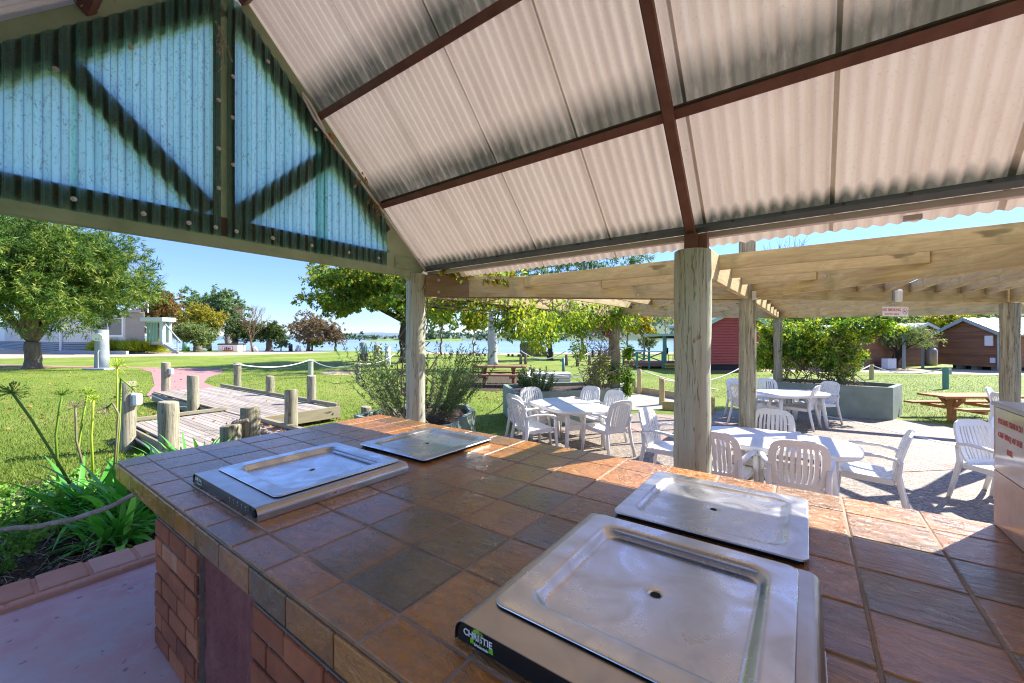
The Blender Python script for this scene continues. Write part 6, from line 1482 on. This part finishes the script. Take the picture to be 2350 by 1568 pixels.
def bare_tree(name, x, Z, label, hpx, rpx, spread, seed, group, top=None, levels=5):
    rr = random.Random(seed); p = atd(x, HZ, Z); p.z = 0; k = Z/FD; q = thing(name, p, label, 'tree', group); b = MB(); tw = MB()
    def grow(p0, d, L_, r, lv):
        pts = [p0]
        for i in range(3): d = (d+Vector((rr.gauss(0, .10), rr.gauss(0, .10), .05))).normalized(); pts.append(pts[-1]+d*L_/3)
        (b if lv > 1 else tw).tube(pts, [r, r*.9, r*.8, r*.68], 6 if lv > 2 else 4, cap=False)
        if lv == 0: return
        for i in range(4 if lv > 3 else 3):
            a = rr.uniform(0, 6.28); e = (d+Vector((math.cos(a), math.sin(a), rr.uniform(-.1, .4)))*spread*rr.uniform(.6, 1.2)).normalized(); grow(pts[rr.choice((2, 3, 3))], e, L_*rr.uniform(.6, .85), r*.58, lv-1)
    grow(Vector((0, 0, -.05)), Vector((0, 0, 1)), hpx*.32*k, rpx*k, levels)
    b.build('trunk', M['baretwig'], q); tw.build('twigs', M['baretwig'], q); return q
# big bottlebrush on the left
dist_tree('bottlebrush_tree', 75, 847, 'big fine leaved green tree with a thick gnarled trunk on the left lawn', 'mel', (-160, 318, 462, 805), 230, 40, (62, 14.5, 13), 620, 11, 21, bark='bark', aspect=.17, droop=.15, limbs=10, tvar=.3, tbase=.52, bk=dict(flat=.85, hollow=.3), group='trees on the left lawn')
bare_tree('bare_tree', 362, 62, 'leafless twiggy tree rising behind the cream cabin', 245, 3, .62, 5, 'trees between the lawns and the lake', levels=5)
dist_tree('wattle_tree', 362, 803, 'rust tinged rounded tree behind the cabin verandah', 'russet', (318, 428, 655, 792), 46, 19, (40, 6, 5), 330, 4.5, 31, Z=70)
dist_tree('wattle_tree', 455, 803, 'golden green rounded tree behind the olive shrub', 'gold', (404, 516, 692, 782), 46, 20, (45, 7, 6), 360, 4.2, 32, Z=66)
dist_tree('eucalyptus', 465, 802, 'tall grey green gum standing above the golden tree', 'gum', (405, 568, 655, 752), 34, 17, (90, 7, 5), 190, 6, 33, Z=82, bk=dict(flat=.7, hollow=.5), droop=.5)
dist_tree('eucalyptus', 523, 803, 'upright grey green gum right of the taller one', 'gum', (480, 560, 658, 760), 20, 14, (80, 6, 5), 190, 6, 34, Z=80, droop=.5)
dist_tree('wattle_tree', 540, 804, 'dark green spreading tree left of the bare orange tree', 'dkgreen', (505, 612, 722, 796), 34, 17, (35, 7, 6), 320, 4.2, 35, Z=64)
dist_tree('wattle_tree', 618, 804, 'dome shaped dark tree right of the bare orange tree', 'dkgreen', (592, 662, 735, 793), 30, 14, (25, 7, 6), 330, 3.8, 36, Z=63)
dist_tree('shrub', 446, 807.5, 'olive grey bushy shrub in front of the golden tree', 'olive', (402, 500, 736, 804), 40, 15, (12, 3, 2), 240, 5, 37, group='shrubs by the road')
dist_tree('shrub', 645, 806, 'small sparse shrub beside the dome shaped tree', 'olive', (622, 666, 777, 803), 12, 8, (8, 1.5, 1), 120, 3.5, 38, group='shrubs by the road')
bare_tree('bare_tree', 580, 58, 'bare orange branched tree before the dark trees', 105, 2.2, .62, 6, 'trees between the lawns and the lake', levels=5)
dist_tree('eucalyptus', 708, 804.5, 'reddish leaved gum left of the autumn elm', 'redgum', (664, 790, 708, 800), 40, 17, (50, 4, 3), 260, 4.6, 41, Z=62, droop=.5, bk=dict(flat=.8, hollow=.35))
dist_tree('small_tree', 716, 805.5, 'small yellow leaved tree at the water in front of the reddish gum', 'yellow', (690, 748, 768, 800), 16, 9, (20, 2, 1.5), 130, 3.4, 42)
dist_tree('small_tree', 770, 806, 'dark stemmed half bare tree beside the reddish gum', 'redgum', (742, 802, 735, 797), 16, 10, (32, 2.6, 2), 110, 3.4, 43, bark='barkdark')
# autumn elm
dist_tree('elm_tree', 928, 833, 'large autumn elm with yellowing leaves behind the green log post', 'elm', (688, 1100, 575, 760), 170, 27, (95, 11, 9), 620, 5.0, 44, bark='barkdark', aspect=.62, droop=.35, limbs=12, tbase=.45, shell=.2, bk=dict(flat=.55, hollow=.3), tvar=.3, group='trees on the lake lawn')
dist_tree('small_tree', 1087, 820, 'slim yellow leaved tree with a pale trunk left of the gum', 'yellow', (1046, 1128, 690, 768), 26, 15, (70, 2.2, 1.7), 190, 5, 45, bark='gumbark', aspect=.6, group='trees on the lake lawn')
# pale gum
p = at(1131, 843); k = depth(p)/FD
def gm(x, y, dd=0): w_ = (x-1131)*k; return (w_*RT.x-dd*RT.y, w_*RT.y+dd*RT.x, zof(p, y))
bl = [(*gm(x, y, random.uniform(-2, 2)), s, s, s*.75) for x, y, s in [(1010, 590, 1.5), (1070, 570, 1.6), (1130, 560, 1.6), (1190, 575, 1.5), (1250, 585, 1.5), (1310, 592, 1.5), (1370, 590, 1.4), (1430, 596, 1.3), (1470, 606, 1.0), (1230, 612, 1.2), (1290, 618, 1.1), (1350, 612, 1.1), (960, 560, 1.5), (1100, 520, 1.7), (1200, 510, 1.7), (1300, 530, 1.6), (1400, 550, 1.4), (1050, 650, 1.0), (1210, 655, .9), (1240, 690, .8), (1260, 640, 1.0)]]
q = thing('eucalyptus', p, 'pale smooth barked gum tree forking above the red picnic table', 'tree', 'trees on the lake lawn')
b = MB(); pts, rs = limb((0, 0, -.05), gm(1130, 725), 11.5*k, 9.5*k, .02, 8); rs[0] *= 1.25; b.tube(pts, rs, 14)
for (x, y, r_, dd) in ((1085, 640, 5.2, .5), (1168, 668, 5.4, -.4), (1125, 600, 5.0, 1.0), (1150, 640, 3.5, .8)):
    e = gm(x, y, dd); pts, rs = limb(gm(1130, 728), e, r_*k*1.25, r_*k*.62, .07, 6); b.tube(pts, rs, 9)
    for _ in range(6):
        t_ = random.choice(bl); pts2, rs2 = limb(pts[-1], t_[:3], r_*k*.45, r_*k*.1, .1, 5); b.tube(pts2, rs2, 6)
b.build('trunk', M['gumbark'], q, smooth=True); V, F, T = blob_leaves(bl, 520, .30, .2, .8, shell=.2); mesh_np('crown', V, F, T, L['gum'], q)
dist_tree('forked_tree', 1262, 843, 'grey green weeping tree with a forked dark trunk', 'gum', (1205, 1330, 640, 775), 40, 17, (38, 6.5, 5), 210, 6, 47, bark='barkdark', droop=.9, aspect=.25, group='trees on the lake lawn', Z=36)
dist_tree('maple_tree', 1337, 838, 'dark red leaved maple on the lake lawn', 'redm', (1262, 1400, 716, 776), 40, 15, (40, 4.2, 3.6), 230, 4.6, 48, bark='bark', aspect=.7, group='trees on the lake lawn', Z=38, bk=dict(flat=.5, hollow=.25))
dist_tree('maple_tree', 1400, 832, 'second red leaved maple partly hidden by the planter vine', 'redm', (1372, 1432, 714, 790), 20, 13, (40, 3.5, 3), 210, 4.6, 49, aspect=.7, group='trees on the lake lawn', Z=44)
dist_tree('small_tree', 1478, 830, 'yellow and red autumn tree right of the planter log post', 'yellow', (1428, 1508, 712, 786), 24, 13, (45, 2.4, 2), 170, 4.6, 50, aspect=.6, group='trees on the lake lawn', Z=40, tbase=.75)
dist_tree('small_tree', 1490, 816, 'small round green tree behind the verandah railing', 'olive', (1464, 1514, 768, 803), 26, 9, (10, 1.6, 1.3), 190, 3, 51, group='trees on the lake lawn', Z=44)
dist_tree('eucalyptus', 1528, 812, 'thin sparse pale stemmed tree behind the verandah roof', 'yellow', (1485, 1560, 688, 772), 14, 13, (60, 2.4, 1.8), 60, 4, 52, bark='gumbark', group='trees on the lake lawn', Z=48)
dist_tree('small_tree', 1012, 824, 'yellow green tree just right of the green log post by the lake', 'elm', (968, 1062, 676, 768), 26, 14, (48, 2.6, 2), 210, 4.2, 71, aspect=.6, group='trees on the lake lawn', Z=46)
dist_tree('forked_tree', 1196, 826, 'soft grey green tree between the pale gum and the forked trunk', 'gum', (1150, 1240, 682, 768), 26, 14, (40, 3, 2.2), 200, 5, 72, bark='barkdark', droop=.8, aspect=.3, group='trees on the lake lawn', Z=52)
dist_tree('small_tree', 1440, 818, 'mid green tree behind the planter vine near the far shore rope posts', 'olive', (1400, 1482, 705, 775), 24, 13, (40, 2.6, 2), 200, 4.4, 73, group='trees on the lake lawn', Z=54)
# right side
p = at(2057, 846)
dist_tree('olive_tree', 2057, 846, 'grey green rounded tree with a twin dark trunk before the brown cabins', 'olive', (2005, 2140, 742, 806), 52, 17, (14, 5, 3.6), 300, 4.4, 53, bark='barkdark', aspect=.2, droop=.5, group='trees by the brown cabins', bk=dict(flat=.8, hollow=.35), limbs=9, tbase=.6)
for i, (x, y0, x0, x1, lf, lb, Z) in enumerate(((2030, 716, 1960, 2110, 'olive', 'tall pale green tree behind the long brown wall', 55), (2150, 712, 2090, 2220, 'yellow', 'yellow green tree above the far brown cabin roof', 60), (2275, 714, 2210, 2350, 'gum', 'grey green tree row above the main brown cabin roof', 65), (1830, 712, 1760, 1900, 'olive', 'green tree behind the right vine', 50), (1925, 715, 1870, 1990, 'vine', 'bright green tree right of the vine top', 48), (2420, 705, 2340, 2520, 'gum', 'tall gum beyond the right rear post', 60))):
    dist_tree('background_tree', x, 800, lb, lf, (x0, x1, y0-8, 800), 40, 22, (50, 5, 4), 230, 6, 60+i, group='trees by the brown cabins', Z=Z)
bare_tree('bare_tree', 1758, 40, 'bare dark crowned tree seen above the pergola by the tall post', 270, 3.2, .45, 8, 'trees by the brown cabins', levels=5)
# trees behind the photographer's right that shade the lawn
for i, (x, y, h, r) in enumerate(((-24, 30, 9, 4.5), )): pass
# =================================================================== light, camera
EL, AZ = R(40.8), R(29)                 # azimuth measured from +Y towards +X
W_ = bpy.data.worlds.new('World'); S.world = W_; W_.use_nodes = True; nt = W_.node_tree
bg = nt.nodes['Background']; sky = nt.nodes.new('ShaderNodeTexSky'); sky.sky_type = 'NISHITA'; sky.sun_disc = False
sky.sun_elevation = EL; sky.sun_rotation = AZ; sky.altitude = 900; sky.air_density = 1.0; sky.dust_density = .05; sky.ozone_density = 3.5
tc = nt.nodes.new('ShaderNodeTexCoord'); sx = nt.nodes.new('ShaderNodeSeparateXYZ'); nt.links.new(tc.outputs['Generated'], sx.inputs[0])
cr = nt.nodes.new('ShaderNodeValToRGB'); nt.links.new(sx.outputs[2], cr.inputs[0])     # thin out the bright horizon glare of the clear sky
cr.color_ramp.elements[0].position = 0; cr.color_ramp.elements[0].color = (.36, .385, .49, 1); cr.color_ramp.elements[1].position = .55; cr.color_ramp.elements[1].color = (.95, .86, 1.06, 1)
e_ = cr.color_ramp.elements.new(.27); e_.color = (.47, .52, .71, 1)
mm = nt.nodes.new('ShaderNodeMix'); mm.data_type = 'RGBA'; mm.blend_type = 'MULTIPLY'; mm.inputs[0].default_value = 1; nt.links.new(sky.outputs[0], mm.inputs[6]); nt.links.new(cr.outputs[0], mm.inputs[7]); nt.links.new(mm.outputs[2], bg.inputs[0]); bg.inputs[1].default_value = SKY
sd = bpy.data.lights.new('sun', 'SUN'); sd.energy = SUN; sd.angle = R(.5); sd.color = (1, .94, .85)
so = bpy.data.objects.new('sun', sd); COL.objects.link(so)
dirv = Vector((math.sin(AZ)*math.cos(EL), math.cos(AZ)*math.cos(EL), math.sin(EL))); so.rotation_euler = dirv.to_track_quat('Z', 'Y').to_euler(); so.location = dirv*60
cd = bpy.data.cameras.new('camera'); co = bpy.data.objects.new('camera', cd); COL.objects.link(co); S.camera = co
cd.sensor_width = 36; cd.lens = 36*1514/3840; cd.clip_start = .05; cd.clip_end = 6000; cd.shift_y = -10/3840
co.location = CAMP; co.rotation_euler = (R(90), 0, YAW)
S.view_settings.view_transform = 'Standard'; S.view_settings.look = 'None'; S.view_settings.exposure = EXPO; S.view_settings.gamma = 1
S.render.engine = 'CYCLES'; S.cycles.max_bounces = 10; S.cycles.diffuse_bounces = 6; S.cycles.transparent_max_bounces = 12
S.cycles.pixel_filter_type = 'BLACKMAN_HARRIS'; S.cycles.filter_width = 1.1
try: S.cycles.denoising_prefilter = 'ACCURATE'; S.cycles.denoising_input_passes = 'RGB_ALBEDO_NORMAL'
except Exception: pass
